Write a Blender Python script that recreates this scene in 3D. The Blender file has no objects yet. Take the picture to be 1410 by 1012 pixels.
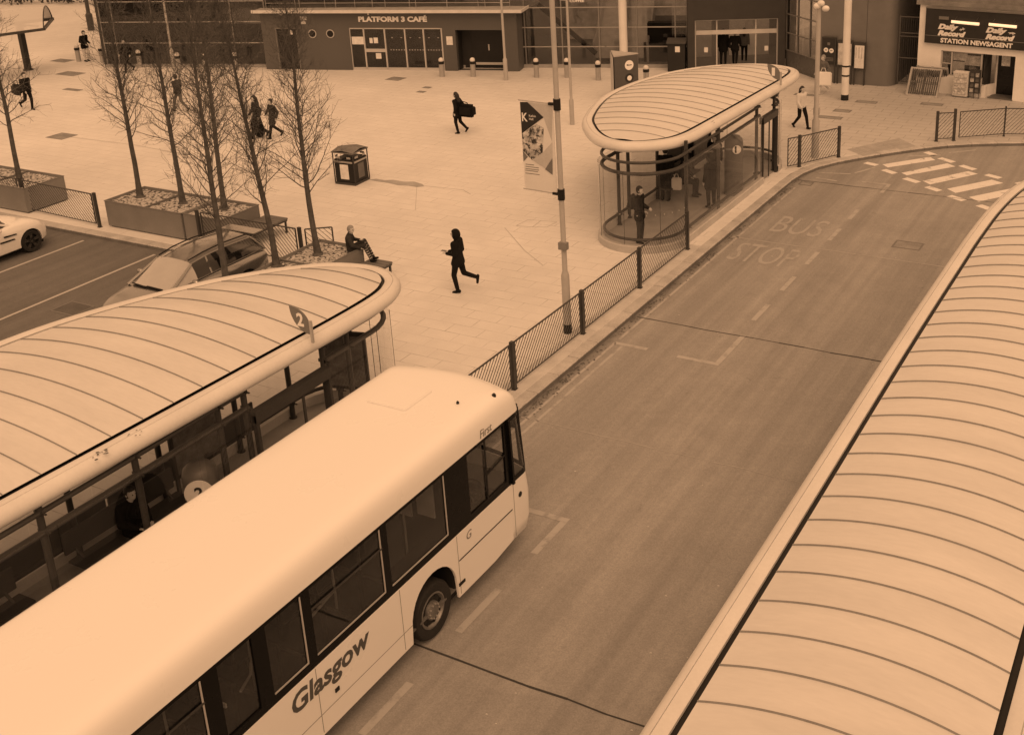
import bpy, bmesh, math, random
from mathutils import Vector, Matrix, Euler
from math import sin, cos, pi, radians, sqrt, atan2, hypot
random.seed(7)
S = bpy.context.scene
COL = S.collection

# ------------------------------------------------------------------ camera
YAW, PIT, ROL = radians(-28.3712), radians(19.5237), radians(-2.0029)
F, CX, CY, H = 1590.0, 834.6, 310.2, 11.7
fw = Vector((sin(YAW)*cos(PIT), cos(YAW)*cos(PIT), -sin(PIT)))
rt0 = Vector((cos(YAW), -sin(YAW), 0)); up0 = rt0.cross(fw)
RT = rt0*cos(ROL) + up0*sin(ROL)
UP = up0*cos(ROL) - rt0*sin(ROL)
EYE = Vector((0, 0, H))
cam = bpy.data.cameras.new('camera'); camo = bpy.data.objects.new('camera', cam); COL.objects.link(camo)
camo.matrix_world = Matrix(((RT.x, UP.x, -fw.x, 0), (RT.y, UP.y, -fw.y, 0), (RT.z, UP.z, -fw.z, H), (0, 0, 0, 1)))
cam.sensor_width = 36; cam.lens = F/1410*36
cam.shift_x = (705-CX)/1410; cam.shift_y = -(506-CY)/1410
cam.clip_end = 2000; cam.clip_start = .1
S.camera = camo

def at(x, y, z=0.0):
    """world point at height z seen at photo pixel (x, y)"""
    d = RT*((x-CX)/F) - UP*((y-CY)/F) + fw
    return EYE + d*((z-H)/d.z)

# ------------------------------------------------------------------ light
SEPIA = (1.0, .568, .300)
w = bpy.data.worlds.new('World'); S.world = w; w.use_nodes = True
nt = w.node_tree; nt.nodes.clear()
sky = nt.nodes.new('ShaderNodeTexSky'); sky.sky_type = 'NISHITA'; sky.sun_disc = False
SUN_EL, SUN_AZ = radians(52), radians(138)       # azimuth clockwise from +Y
sky.sun_elevation = SUN_EL; sky.sun_rotation = SUN_AZ; sky.dust_density = 6; sky.air_density = 1.5
bw = nt.nodes.new('ShaderNodeRGBToBW')
flat = nt.nodes.new('ShaderNodeMix'); flat.data_type = 'FLOAT'; flat.inputs['Factor'].default_value = .7
flat.inputs['B'].default_value = 9.0
mul = nt.nodes.new('ShaderNodeMix'); mul.data_type = 'RGBA'; mul.blend_type = 'MULTIPLY'; mul.inputs['Factor'].default_value = 1
mul.inputs['B'].default_value = (*SEPIA, 1)
bg = nt.nodes.new('ShaderNodeBackground'); bg.inputs['Strength'].default_value = .108
out = nt.nodes.new('ShaderNodeOutputWorld')
nt.links.new(sky.outputs[0], bw.inputs[0]); nt.links.new(bw.outputs[0], flat.inputs['A'])
nt.links.new(flat.outputs['Result'], mul.inputs['A']); nt.links.new(mul.outputs['Result'], bg.inputs[0]); nt.links.new(bg.outputs[0], out.inputs[0])
sl = bpy.data.lights.new('sun', 'SUN'); sl.energy = 1.0; sl.angle = radians(50); sl.color = SEPIA
so = bpy.data.objects.new('sun', sl); COL.objects.link(so)
sd = Vector((sin(SUN_AZ)*cos(SUN_EL), cos(SUN_AZ)*cos(SUN_EL), sin(SUN_EL)))
so.rotation_euler = sd.to_track_quat('Z', 'Y').to_euler(); so.location = (0, 0, 40)
S.view_settings.view_transform = 'Standard'; S.view_settings.look = 'None'
S.view_settings.exposure = 0.115; S.view_settings.gamma = 1
try: S.view_settings.use_curve_mapping = False
except Exception: pass
S.render.engine = 'CYCLES'
S.cycles.max_bounces = 8; S.cycles.transparent_max_bounces = 24; S.cycles.use_denoising = True

# ------------------------------------------------------------------ materials
MATS = {}
def _new(name):
    m = bpy.data.materials.new(name); m.use_nodes = True
    t = m.node_tree; b = t.nodes['Principled BSDF']
    return m, t, b
def N(t, typ, **kw):
    n = t.nodes.new(typ)
    for k, v in kw.items(): setattr(n, k, v)
    return n
def math_node(t, op, a, b=None, c=None, clamp=False):
    n = N(t, 'ShaderNodeMath', operation=op); n.use_clamp = clamp
    for i, v in enumerate((a, b, c)):
        if v is None: continue
        if isinstance(v, (int, float)): n.inputs[i].default_value = v
        else: t.links.new(v, n.inputs[i])
    return n.outputs[0]
def noise(t, vec, scale, detail=4, rough=.55):
    n = N(t, 'ShaderNodeTexNoise'); n.inputs['Scale'].default_value = scale
    n.inputs['Detail'].default_value = detail; n.inputs['Roughness'].default_value = rough
    if vec is not None: t.links.new(vec, n.inputs['Vector'])
    return n.outputs['Fac']
def ramp(t, x, a, b, lo=0.0, hi=1.0):
    n = N(t, 'ShaderNodeMapRange'); n.inputs[1].default_value = a; n.inputs[2].default_value = b
    n.inputs[3].default_value = lo; n.inputs[4].default_value = hi
    t.links.new(x, n.inputs[0]); return n.outputs[0]
def coords(t, kind='Object', scale=(1, 1, 1)):
    c = N(t, 'ShaderNodeTexCoord'); m = N(t, 'ShaderNodeMapping'); m.inputs['Scale'].default_value = scale
    t.links.new(c.outputs[kind], m.inputs[0]); return m.outputs[0]
def grey(t, val, b, inp='Base Color'):
    n = N(t, 'ShaderNodeCombineColor')
    for i in range(3): t.links.new(val, n.inputs[i])
    t.links.new(n.outputs[0], b.inputs[inp])
def bump(t, h, b, strength=.3, dist=.01):
    n = N(t, 'ShaderNodeBump'); n.inputs['Strength'].default_value = strength; n.inputs['Distance'].default_value = dist
    t.links.new(h, n.inputs['Height']); t.links.new(n.outputs[0], b.inputs['Normal'])
def M(name, v=.5, rough=.6, metal=0.0, var=.10, scale=2.0, fine=30.0, bmp=.15, stretch=(1, 1, 1), spec=.3, coat=0):
    if name in MATS: return MATS[name]
    m, t, b = _new(name)
    c = coords(t, 'Object', stretch)
    a = noise(t, c, scale, 5); f = noise(t, c, fine, 3)
    x = ramp(t, a, .3, .7, v*(1-var), v*(1+var))
    y = ramp(t, f, .3, .7, 1-var*.5, 1+var*.5)
    grey(t, math_node(t, 'MULTIPLY', x, y, clamp=True), b)
    b.inputs['Roughness'].default_value = rough; b.inputs['Metallic'].default_value = metal
    b.inputs['Specular IOR Level'].default_value = spec
    if coat: b.inputs['Coat Weight'].default_value = coat; b.inputs['Coat Roughness'].default_value = .08
    r = ramp(t, a, .3, .7, max(0, rough-.08), min(1, rough+.08)); t.links.new(r, b.inputs['Roughness'])
    if bmp: bump(t, f, b, bmp, .004)
    MATS[name] = m; return m
def glass(name, tint=.8, extra=.02, rough=.02):
    if name in MATS: return MATS[name]
    m = bpy.data.materials.new(name); m.use_nodes = True; t = m.node_tree; t.nodes.clear()
    o = N(t, 'ShaderNodeOutputMaterial'); mx = N(t, 'ShaderNodeMixShader')
    tr = N(t, 'ShaderNodeBsdfTransparent'); tr.inputs[0].default_value = (tint, tint, tint, 1)
    gl = N(t, 'ShaderNodeBsdfGlossy'); gl.inputs['Roughness'].default_value = rough; gl.inputs[0].default_value = (1, 1, 1, 1)
    fr = N(t, 'ShaderNodeFresnel'); gm_ = N(t, 'ShaderNodeNewGeometry')
    t.links.new(ramp(t, gm_.outputs['Backfacing'], 0, 1, 1.45, 1/1.45), fr.inputs[0])   # a single sheet: both faces reflect alike
    c = coords(t); nz = noise(t, c, 1.3, 3)
    fac = math_node(t, 'ADD', fr.outputs[0], ramp(t, nz, .3, .8, extra*.4, extra*1.6), clamp=True)
    t.links.new(fac, mx.inputs[0]); t.links.new(tr.outputs[0], mx.inputs[1]); t.links.new(gl.outputs[0], mx.inputs[2])
    t.links.new(mx.outputs[0], o.inputs[0]); MATS[name] = m; return m
def poly_mat(name, v, a):
    m, t, b = _new(name); b.inputs['Base Color'].default_value = (v, v, v, 1); b.inputs['Roughness'].default_value = .2
    b.inputs['Alpha'].default_value = a; MATS[name] = m; return m
def lamp_mat(name, strength):
    m, t, b = _new(name); b.inputs['Base Color'].default_value = (.8, .8, .8, 1)
    b.inputs['Emission Color'].default_value = (*SEPIA, 1); b.inputs['Emission Strength'].default_value = strength
    MATS[name] = m; return m

def plaza_mat():
    m, t, b = _new('plaza paving')
    c = coords(t)
    sx = N(t, 'ShaderNodeSeparateXYZ'); t.links.new(c, sx.inputs[0]); X, Y = sx.outputs[0], sx.outputs[1]
    warp = N(t, 'ShaderNodeTexNoise'); warp.inputs['Scale'].default_value = .15; t.links.new(c, warp.inputs[0])
    br = N(t, 'ShaderNodeTexBrick'); br.inputs['Scale'].default_value = 1.0
    br.inputs['Brick Width'].default_value = .9; br.inputs['Row Height'].default_value = .45
    br.inputs['Mortar Size'].default_value = .012; br.inputs['Mortar Smooth'].default_value = .35
    br.inputs['Color1'].default_value = (1, 1, 1, 1); br.inputs['Color2'].default_value = (.93, .93, .93, 1); br.inputs['Mortar'].default_value = (0, 0, 0, 1)
    br.offset = .5
    t.links.new(c, br.inputs['Vector'])
    tone = N(t, 'ShaderNodeRGBToBW'); t.links.new(br.outputs['Color'], tone.inputs[0])
    mort = br.outputs['Fac']
    n1 = noise(t, c, .35, 6); n2 = noise(t, c, 1.7, 5); n3 = noise(t, c, 22, 3); n4 = noise(t, c, 5.5, 4, .7)
    seen = ramp(t, n2, .44, .64, .06, .44)                       # joints only show here and there
    inside = ramp(t, Y, 36, 41, 0, 1)
    east = math_node(t, 'MULTIPLY', ramp(t, X, -17, -12.5, 0, 1), inside)  # older slabs by the shop, darker and with open joints
    seen = math_node(t, 'ADD', seen, math_node(t, 'MULTIPLY', east, .28), clamp=True)
    v = ramp(t, n1, .3, .7, .65, .74)
    v = math_node(t, 'MULTIPLY', v, ramp(t, n2, .3, .7, .95, 1.04))
    v = math_node(t, 'MULTIPLY', v, ramp(t, n3, .3, .7, .965, 1.03))
    v = math_node(t, 'MULTIPLY', v, ramp(t, tone.outputs[0], .9, 1, .965, 1.0))
    v = math_node(t, 'MULTIPLY', v, ramp(t, n4, .66, .78, 1, .80))   # gum and drip stains
    v = math_node(t, 'MULTIPLY', v, math_node(t, 'SUBTRACT', 1, math_node(t, 'MULTIPLY', mort, seen)))
    v = math_node(t, 'MULTIPLY', v, math_node(t, 'SUBTRACT', 1, math_node(t, 'MULTIPLY', east, .30)))
    front_dark = ramp(t, Y, 41.5, 46, 0, .16)                           # slabs get gradually darker towards the station front
    v = math_node(t, 'MULTIPLY', v, math_node(t, 'SUBTRACT', 1, front_dark))
    grey(t, v, b); b.inputs['Roughness'].default_value = .8
    bump(t, math_node(t, 'SUBTRACT', n3, mort), b, .2, .004)
    return m
def road_mat(name, v0, lanes):
    m, t, b = _new(name)
    c = coords(t)
    sx = N(t, 'ShaderNodeSeparateXYZ'); t.links.new(c, sx.inputs[0]); X, Y = sx.outputs[0], sx.outputs[1]
    cs = coords(t, 'Object', (1.6, .06, 1)); cs2 = coords(t, 'Object', (7, .10, 1))
    n1 = noise(t, c, .22, 5); n2 = noise(t, c, 1.6, 6, .65); n3 = noise(t, c, 45, 3); n5 = noise(t, c, 9, 5, .7); st = noise(t, cs, 1.5, 5, .6)
    v = ramp(t, n1, .3, .7, v0*.93, v0*1.08)
    v = math_node(t, 'MULTIPLY', v, ramp(t, n2, .3, .7, .93, 1.07))
    v = math_node(t, 'MULTIPLY', v, ramp(t, n5, .3, .7, .95, 1.05))
    v = math_node(t, 'MULTIPLY', v, ramp(t, n3, .3, .7, .86, 1.14))
    v = math_node(t, 'MULTIPLY', v, ramp(t, st, .35, .68, .89, 1.09)); v = math_node(t, 'MULTIPLY', v, ramp(t, noise(t, cs2, 1.0, 4, .6), .3, .7, .94, 1.06))   # streaks along the driving direction
    if lanes:
        for xc, wd, amt in ((-10.6, .75, .16), (-8.9, .35, .07), (-6.9, .6, .08), (-4.9, .8, .10)):   # oil and rubber where buses run
            d = math_node(t, 'ABSOLUTE', math_node(t, 'SUBTRACT', X, xc))
            k = math_node(t, 'MULTIPLY', ramp(t, d, 0, wd, amt, 0), ramp(t, n2, .3, .7, .5, 1.2))
            v = math_node(t, 'MULTIPLY', v, math_node(t, 'SUBTRACT', 1, k))
        g = math_node(t, 'MULTIPLY', ramp(t, X, -11.97, -11.70, 1, 0), ramp(t, n2, .36, .60, .18, .60))  # gutter silt, plus shade at the kerb foot painted in
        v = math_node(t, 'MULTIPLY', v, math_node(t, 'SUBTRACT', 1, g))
    spots = ramp(t, noise(t, c, 3.1, 2), .72, .80, 1, .80)
    v = math_node(t, 'MULTIPLY', v, spots)
    grey(t, v, b); b.inputs['Roughness'].default_value = .82; b.inputs['Specular IOR Level'].default_value = .3
    bump(t, n3, b, .35, .006)
    return m
def paint_mat(name, v, under, wear):
    m, t, b = _new(name); c = coords(t)
    n = noise(t, c, 3.2, 6, .7); n3 = noise(t, c, 40, 3)
    k = ramp(t, n, wear-.06, wear+.06, 0, 1)
    k2 = math_node(t, 'MULTIPLY', k, ramp(t, n3, .3, .6, .8, 1))
    x = math_node(t, 'ADD', under, math_node(t, 'MULTIPLY', k2, v-under))
    grey(t, x, b); b.inputs['Roughness'].default_value = .75; return m

MATS['plaza'] = plaza_mat()
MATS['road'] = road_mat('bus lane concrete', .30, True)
MATS['carpark'] = road_mat('car park asphalt', .145, False)
MATS['lettering'] = paint_mat('worn lettering paint', .375, .29, .45)
MATS['zebra'] = paint_mat('worn zebra paint', .76, .29, .37)
MATS['faint'] = paint_mat('worn faint paint', .41, .29, .43)
MATS['bayline'] = paint_mat('bay line paint', .47, .16, .33)
WHITE = M('bus white paint', .83, .32, var=.0, scale=.8, fine=60, bmp=0, coat=.25)
ROOF = M('shelter roof panel', .64, .42, var=.06, scale=.9, fine=9, bmp=.03, stretch=(.5, 2, 1))
RING = M('shelter ring cladding', .66, .42, var=.05, scale=1.5, fine=20, bmp=.03)
SEAM = M('shelter seam', .24, .6)
BLACK = M('black rubber', .012, .5, var=.2)
DARKP = M('dark painted steel', .055, .42, var=.2)
BROWN = M('bronze painted steel', .05, .40, var=.15)
STEEL = M('galvanised steel', .42, .38, metal=.55, var=.1)
POLE = M('grey lamp column paint', .40, .5, var=.08)
PALEPOLE = M('white column paint', .72, .5, var=.06)
def kerb_mat():
    m, t, b = _new('kerb stone'); c = coords(t)
    sx = N(t, 'ShaderNodeSeparateXYZ'); t.links.new(c, sx.inputs[0])
    n = noise(t, c, 2, 5); f = noise(t, c, 22, 4, .7)
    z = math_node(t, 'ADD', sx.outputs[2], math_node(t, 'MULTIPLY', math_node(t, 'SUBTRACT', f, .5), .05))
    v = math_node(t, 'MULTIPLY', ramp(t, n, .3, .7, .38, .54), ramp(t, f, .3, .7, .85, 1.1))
    v = math_node(t, 'MULTIPLY', v, ramp(t, z, -.035, -.015, .34, 1))      # road grime on the kerb face, with its shade painted in
    grey(t, v, b); b.inputs['Roughness'].default_value = .8; bump(t, f, b, .3, .004); return m
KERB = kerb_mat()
PLINTH = M('concrete plinth', .46, .75, var=.12, bmp=.2)
PLANT = M('planter weathered metal', .20, .55, var=.12, scale=1.2, bmp=.1)
def gravel_mat():
    m, t, b = _new('planter gravel'); c = coords(t)
    vo = N(t, 'ShaderNodeTexVoronoi'); vo.inputs['Scale'].default_value = 14; t.links.new(c, vo.inputs['Vector'])
    n = noise(t, c, 10, 4, .7)
    v = ramp(t, vo.outputs['Distance'], .52, .74, .52, .06); v = math_node(t, 'MULTIPLY', v, ramp(t, n, .35, .65, .55, 1.2))
    grey(t, v, b); b.inputs['Roughness'].default_value = .9; bump(t, math_node(t, 'MULTIPLY', vo.outputs['Distance'], -1), b, .6, .03); return m
MATS['gravel'] = gravel_mat()
BARK = M('tree bark', .085, .85, var=.35, scale=6, fine=50, bmp=.5)
TWIG = M('tree twigs', .10, .85, var=.2)
CAFE = M('cafe cladding', .10, .45, var=.06, scale=.7, bmp=.04, stretch=(1, 1, .3))
DARKWALL = M('dark wall panel', .045, .45, var=.08, bmp=.04)
COLUMN = M('bronze column cladding', .19, .40, metal=.3, var=.06, bmp=.02)
RENDER = M('white render', .80, .8, var=.07, scale=1.5, bmp=.1)
STONE = M('sandstone', .22, .85, var=.25, scale=2, bmp=.3)
TRIM = M('pale aluminium trim', .52, .38, metal=.3, var=.05)
SIGNW = M('white sign lettering', .82, .5, var=.02, bmp=0)
SIGND = M('dark sign face', .03, .4, var=.1, bmp=0)
SIGNM = M('grey sign face', .17, .45, var=.05, bmp=0)
INTF = M('interior floor', .20, .5, var=.1)
INTW = M('interior wall', .26, .6, var=.15)
TIMBER = M('bench timber', .15, .7, var=.25, scale=1, fine=20, stretch=(1, 8, 8), bmp=.2)
SKIN = M('skin', .50, .55, var=.05, bmp=0)
HAIR = M('dark hair', .025, .6, var=.3, bmp=0)
GREYHAIR = M('grey hair', .25, .7, var=.2, bmp=0)
BLK = M('black cloth', .010, .9, var=.4, fine=80, bmp=.3, spec=.15)
DKG = M('dark grey cloth', .035, .9, var=.3, fine=80, bmp=.3, spec=.15)
MIDG = M('mid grey cloth', .14, .85, var=.2, fine=80, bmp=.3)
PALE = M('pale cloth', .60, .85, var=.08, fine=80, bmp=.3)
JEAN = M('denim', .12, .85, var=.2, fine=80, bmp=.3)
PAPER = M('paper notice', .70, .7, var=.12, scale=6, fine=40, bmp=0)
TYRE = M('tyre rubber', .022, .75, var=.25)
RIM = M('wheel rim alloy', .45, .3, metal=.7, var=.1)
DRIM = M('dark alloy', .10, .3, metal=.7, var=.1)
GL_ST = glass('station glass', .74, .004)
GL_SH = glass('shelter glass', .94, .008)
GL_BUS = glass('bus tinted glass', .70, .012)
GL_CLR = glass('bus clear glass', .8, .01)
GL_CAR = glass('car glass', .22, .03)
CHECK = M('leaf litter', .10, .9, var=.5)

# ------------------------------------------------------------------ mesh builder
def world_mat(o):
    m = Matrix.Identity(4)
    while o is not None:
        m = Matrix.LocRotScale(o.location, o.rotation_euler, o.scale) @ m; o = o.parent
    return m
class MB:
    def __init__(s, X=None): s.v = []; s.f = []; s.X = X
    def add(s, vs, fs):
        n = len(s.v)
        for p in vs:
            p = Vector(p)
            s.v.append(s.X @ p if s.X is not None else p)
        s.f += [tuple(n+i for i in f) for f in fs]
        return s
    def box(s, x0, x1, y0, y1, z0, z1):
        return s.add([(x0,y0,z0),(x1,y0,z0),(x1,y1,z0),(x0,y1,z0),(x0,y0,z1),(x1,y0,z1),(x1,y1,z1),(x0,y1,z1)],
                     [(3,2,1,0),(4,5,6,7),(0,1,5,4),(1,2,6,5),(2,3,7,6),(3,0,4,7)])
    def bar(s, p, q, w, h=None, up=(0,0,1)):
        p, q = Vector(p), Vector(q); h = h or w
        d = (q-p).normalized(); u = Vector(up)
        if abs(d.dot(u)) > .98: u = Vector((1,0,0))
        a = d.cross(u).normalized(); b = a.cross(d).normalized()
        a *= w/2; b *= h/2
        return s.add([p-a-b, p+a-b, p+a+b, p-a+b, q-a-b, q+a-b, q+a+b, q-a+b],
                     [(0,1,2,3),(7,6,5,4),(0,4,5,1),(1,5,6,2),(2,6,7,3),(3,7,4,0)])
    def tube(s, pts, r, n=8, closed=False, cap=True):
        pts = [Vector(p) for p in pts]; k = len(pts)
        rs = r if isinstance(r, (list, tuple)) else [r]*k
        vs = []; fs = []; prev = None
        for i, p in enumerate(pts):
            a = pts[(i-1) % k] if closed or i > 0 else pts[0]
            b = pts[(i+1) % k] if closed or i < k-1 else pts[-1]
            d = b-a
            if d.length < 1e-9: d = Vector((0,0,1))
            d.normalize()
            if prev is None:
                u = Vector((0,0,1)) if abs(d.z) < .9 else Vector((1,0,0))
            else: u = prev
            x = d.cross(u)
            if x.length < 1e-6: x = d.orthogonal()
            x.normalize(); y = x.cross(d).normalized(); prev = y
            for j in range(n):
                t = 2*pi*j/n
                vs.append(p + (x*cos(t)+y*sin(t))*rs[i])
        m = k if closed else k-1
        for i in range(m):
            for j in range(n):
                a0 = i*n+j; a1 = i*n+(j+1) % n; b0 = ((i+1) % k)*n+j; b1 = ((i+1) % k)*n+(j+1) % n
                fs.append((a0, a1, b1, b0))
        if cap and not closed:
            fs.append(tuple(reversed(range(n)))); fs.append(tuple((k-1)*n+j for j in range(n)))
        return s.add(vs, fs)
    def cyl(s, p, q, r0, r1=None, n=16, cap=True): return s.tube([p, q], [r0, r1 if r1 is not None else r0], n, cap=cap)
    def lathe(s, c, prof, n=20, axis='Z'):
        c = Vector(c); vs = []; fs = []
        for (r, z) in prof:
            for j in range(n):
                t = 2*pi*j/n
                if axis == 'Z': vs.append(c+Vector((r*cos(t), r*sin(t), z)))
                elif axis == 'X': vs.append(c+Vector((z, r*cos(t), r*sin(t))))
                else: vs.append(c+Vector((r*sin(t), z, r*cos(t))))
        k = len(prof)
        for i in range(k-1):
            for j in range(n):
                fs.append((i*n+j, i*n+(j+1) % n, (i+1)*n+(j+1) % n, (i+1)*n+j))
        fs.append(tuple(reversed(range(n)))); fs.append(tuple((k-1)*n+j for j in range(n)))
        return s.add(vs, fs)
    def ball(s, c, r, n=12, sc=(1,1,1)):
        c = Vector(c); vs = []; fs = []; k = n//2+1
        for i in range(k+1):
            a = pi*i/k
            for j in range(n):
                t = 2*pi*j/n
                vs.append(c+Vector((r*sc[0]*sin(a)*cos(t), r*sc[1]*sin(a)*sin(t), r*sc[2]*cos(a))))
        for i in range(k):
            for j in range(n):
                fs.append((i*n+j, (i+1)*n+j, (i+1)*n+(j+1) % n, i*n+(j+1) % n))
        return s.add(vs, fs)
    def prism(s, poly, z0, z1):
        n = len(poly)
        return s.add([(x,y,z0) for x,y in poly]+[(x,y,z1) for x,y in poly],
                     [tuple(reversed(range(n))), tuple(range(n,2*n))]+[(i,(i+1)%n,n+(i+1)%n,n+i) for i in range(n)])
    def slab(s, poly3, off):
        """polygon of 3-D points extruded by vector off"""
        n = len(poly3); off = Vector(off); P = [Vector(p) for p in poly3]
        return s.add(P+[p+off for p in P], [tuple(reversed(range(n))), tuple(range(n,2*n))]+[(i,(i+1)%n,n+(i+1)%n,n+i) for i in range(n)])
    def sheet(s, poly, z): return s.add([(x,y,z) for x,y in poly], [tuple(range(len(poly)))])
    def quad(s, a, b, c, d): return s.add([a,b,c,d], [(0,1,2,3)])
    def grid(s, rows, closed=False):
        k = len(rows[0]); vs = [p for r in rows for p in r]; fs = []
        for i in range(len(rows)-1):
            for j in range(k if closed else k-1):
                fs.append((i*k+j, i*k+(j+1)%k, (i+1)*k+(j+1)%k, (i+1)*k+j))
        return s.add(vs, fs)
    def build(s, name, mat, parent=None, smooth=None, bevel=0, local=False):
        me = bpy.data.meshes.new(name)
        vs = s.v
        if parent is not None and not local:
            inv = world_mat(parent).inverted(); vs = [inv @ p for p in vs]
        me.from_pydata([tuple(p) for p in vs], [], s.f); me.update()
        bm = bmesh.new(); bm.from_mesh(me); bmesh.ops.recalc_face_normals(bm, faces=bm.faces)
        if bevel:
            es = [e for e in bm.edges if len(e.link_faces) == 2 and e.calc_face_angle(0) > .6]
            bmesh.ops.bevel(bm, geom=es, offset=bevel, segments=2, affect='EDGES', clamp_overlap=True)
        bm.to_mesh(me); bm.free()
        if smooth is not None or bevel:
            for p in me.polygons: p.use_smooth = True
            me.set_sharp_from_angle(angle=radians(smooth or 35))
        me.materials.append(mat)
        o = bpy.data.objects.new(name, me); COL.objects.link(o)
        if parent is not None: o.parent = parent
        return o

LABELS = set()
def thing(name, label, cat, loc=(0,0,0), rz=0, group=None):
    o = bpy.data.objects.new(name, None); COL.objects.link(o)
    o.location = loc; o.rotation_euler = (0,0,rz); o.empty_display_size = .2
    return tag(o, label, cat, group)
def tag(o, label, cat, group=None):
    o['label'] = label; o['category'] = cat
    if group: o['group'] = group
    return o
def struct(o, kind='structure'): o['kind'] = kind; return o
def dup(root, loc, rz=0, label=None, group=None):
    r = root.copy(); COL.objects.link(r); r.location = loc; r.rotation_euler = (0,0,rz)
    if label: r['label'] = label
    if group: r['group'] = group
    for ch in list(root.children):
        c = ch.copy(); COL.objects.link(c); c.parent = r
        for g in list(ch.children):
            d = g.copy(); COL.objects.link(d); d.parent = c
    return r
def text(name, body, size, mat, parent, X, width=None, height=None, depth=.006, shear=0, bold=0, align='LEFT'):
    """lettering as a mesh; X maps text space (x right, y up, z out) to world"""
    cu = bpy.data.curves.new(name, 'FONT'); cu.body = body; cu.size = size; cu.extrude = depth; cu.shear = shear; cu.offset = bold
    cu.align_x = align; cu.resolution_u = 3
    to = bpy.data.objects.new(name+'_tmp', cu); COL.objects.link(to)
    dg = bpy.context.evaluated_depsgraph_get(); dg.update()
    me = bpy.data.meshes.new_from_object(to.evaluated_get(dg))
    bpy.data.objects.remove(to)
    xs = [v.co.x for v in me.vertices]; ys = [v.co.y for v in me.vertices]
    x0, y0 = min(xs), min(ys)
    fx = width/(max(xs)-x0) if width else 1; fy = height/(max(ys)-y0) if height else (fx if width else 1)
    inv = world_mat(parent).inverted() if parent is not None else Matrix.Identity(4)
    for v in me.vertices:
        v.co = inv @ (X @ Vector(((v.co.x-(x0 if width else 0))*fx, (v.co.y-(y0 if height else 0))*fy, v.co.z)))
    me.materials.clear(); me.materials.append(mat); me.name = name
    o = bpy.data.objects.new(name, me); COL.objects.link(o)
    if parent is not None: o.parent = parent
    return o
def frame(o, u, v, n):
    u, v, n = Vector(u).normalized(), Vector(v).normalized(), Vector(n).normalized()
    return Matrix(((u.x,v.x,n.x,o[0]),(u.y,v.y,n.y,o[1]),(u.z,v.z,n.z,o[2]),(0,0,0,1)))
def catmull(P, sub=6):
    n = len(P); out = []
    for i in range(n):
        a, b, c, d = (Vector(P[(i+k-1) % n]) for k in range(4))
        for j in range(sub):
            t = j/sub
            out.append(.5*((2*b)+(c-a)*t+(2*a-5*b+4*c-d)*t*t+(3*b-a-3*c+d)*t**3))
    return out
# ------------------------------------------------------------------ ground, road, plaza
RZ = -.12
struct(MB().sheet([(-400,-200),(400,-200),(400,500),(-400,500)], -.14).build('ground', MATS['carpark']))
curve = [(-12.02,35.2),(-11.98,36.0),(-11.86,36.7),(-11.60,37.4),(-11.2,38.1),(-10.6,38.9),(-9.9,39.75),(-9.1,40.65),(-8.3,41.4),(-7.3,42.05),(-6.3,42.55),(-5.0,43.05),(-3.4,43.4),(-1.0,43.7),(8,44.2),(30,45)]
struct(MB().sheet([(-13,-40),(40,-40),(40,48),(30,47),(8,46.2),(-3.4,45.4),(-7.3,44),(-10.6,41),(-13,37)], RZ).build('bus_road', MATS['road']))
struct(MB().sheet([(-70,-40),(-21.7,-40),(-21.7,22.4),(-70,22.4)], RZ-.004).build('car_park', MATS['carpark']))
PL = [(-12.3,-40),(-12.3,35.2)]
def offs(P, d):
    out = []
    for i, p in enumerate(P):
        a = Vector(P[max(0,i-1)]); b = Vector(P[min(len(P)-1,i+1)]); t = (b-a).normalized()
        out.append((p[0]-t.y*d, p[1]+t.x*d))
    return out
edge = [(-12.0,-40)]+curve
ins = offs(edge, .3)
plaza_poly = ins+[(30,160),(-200,160),(-200,22.5),(-22.0,22.5),(-22.0,-40)]
struct(MB().sheet(plaza_poly, 0).build('plaza', MATS['plaza']))
def kerb_run(P, wd, step=.92):
    mb = MB(); L = [0]
    for i in range(1, len(P)): L.append(L[-1]+hypot(P[i][0]-P[i-1][0], P[i][1]-P[i-1][1]))
    def pt(s):
        for i in range(1, len(P)):
            if s <= L[i] or i == len(P)-1:
                t = (s-L[i-1])/(L[i]-L[i-1]); a, b = Vector(P[i-1]), Vector(P[i]); d = (b-a).normalized()
                return a+(b-a)*t, Vector((-d.y, d.x))
    s = 0.0
    while s+.01 < L[-1]:
        e = min(s+step-.014, L[-1]); (a, na), (b, nb) = pt(s), pt(e); dz = random.uniform(-.003,.004)+.004
        q = [a, b, b+nb*wd, a+na*wd]
        mb.add([(p.x,p.y,-.15) for p in q]+[(q[0].x+na.x*.02,q[0].y+na.y*.02,dz),(q[1].x+nb.x*.02,q[1].y+nb.y*.02,dz),(q[2].x,q[2].y,dz),(q[3].x,q[3].y,dz)]+[(a.x,a.y,dz-.025),(b.x,b.y,dz-.025)],
               [(4,5,6,7),(0,1,9,8),(8,9,5,4),(1,2,6,5,9),(2,3,7,6),(3,0,8,4,7)])
        s += step
    return mb
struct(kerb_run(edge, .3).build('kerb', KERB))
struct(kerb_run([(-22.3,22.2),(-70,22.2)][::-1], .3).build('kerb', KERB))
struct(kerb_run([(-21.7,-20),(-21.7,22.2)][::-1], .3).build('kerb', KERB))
# slab row beside the kerb (wider flags under the railings)
struct(kerb_run([(-12.31,-20),(-12.31,28.5)], .55, .62).build('pavement_edge', M('edge flags', .54, .8, var=.12, scale=2, bmp=.2)))

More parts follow.
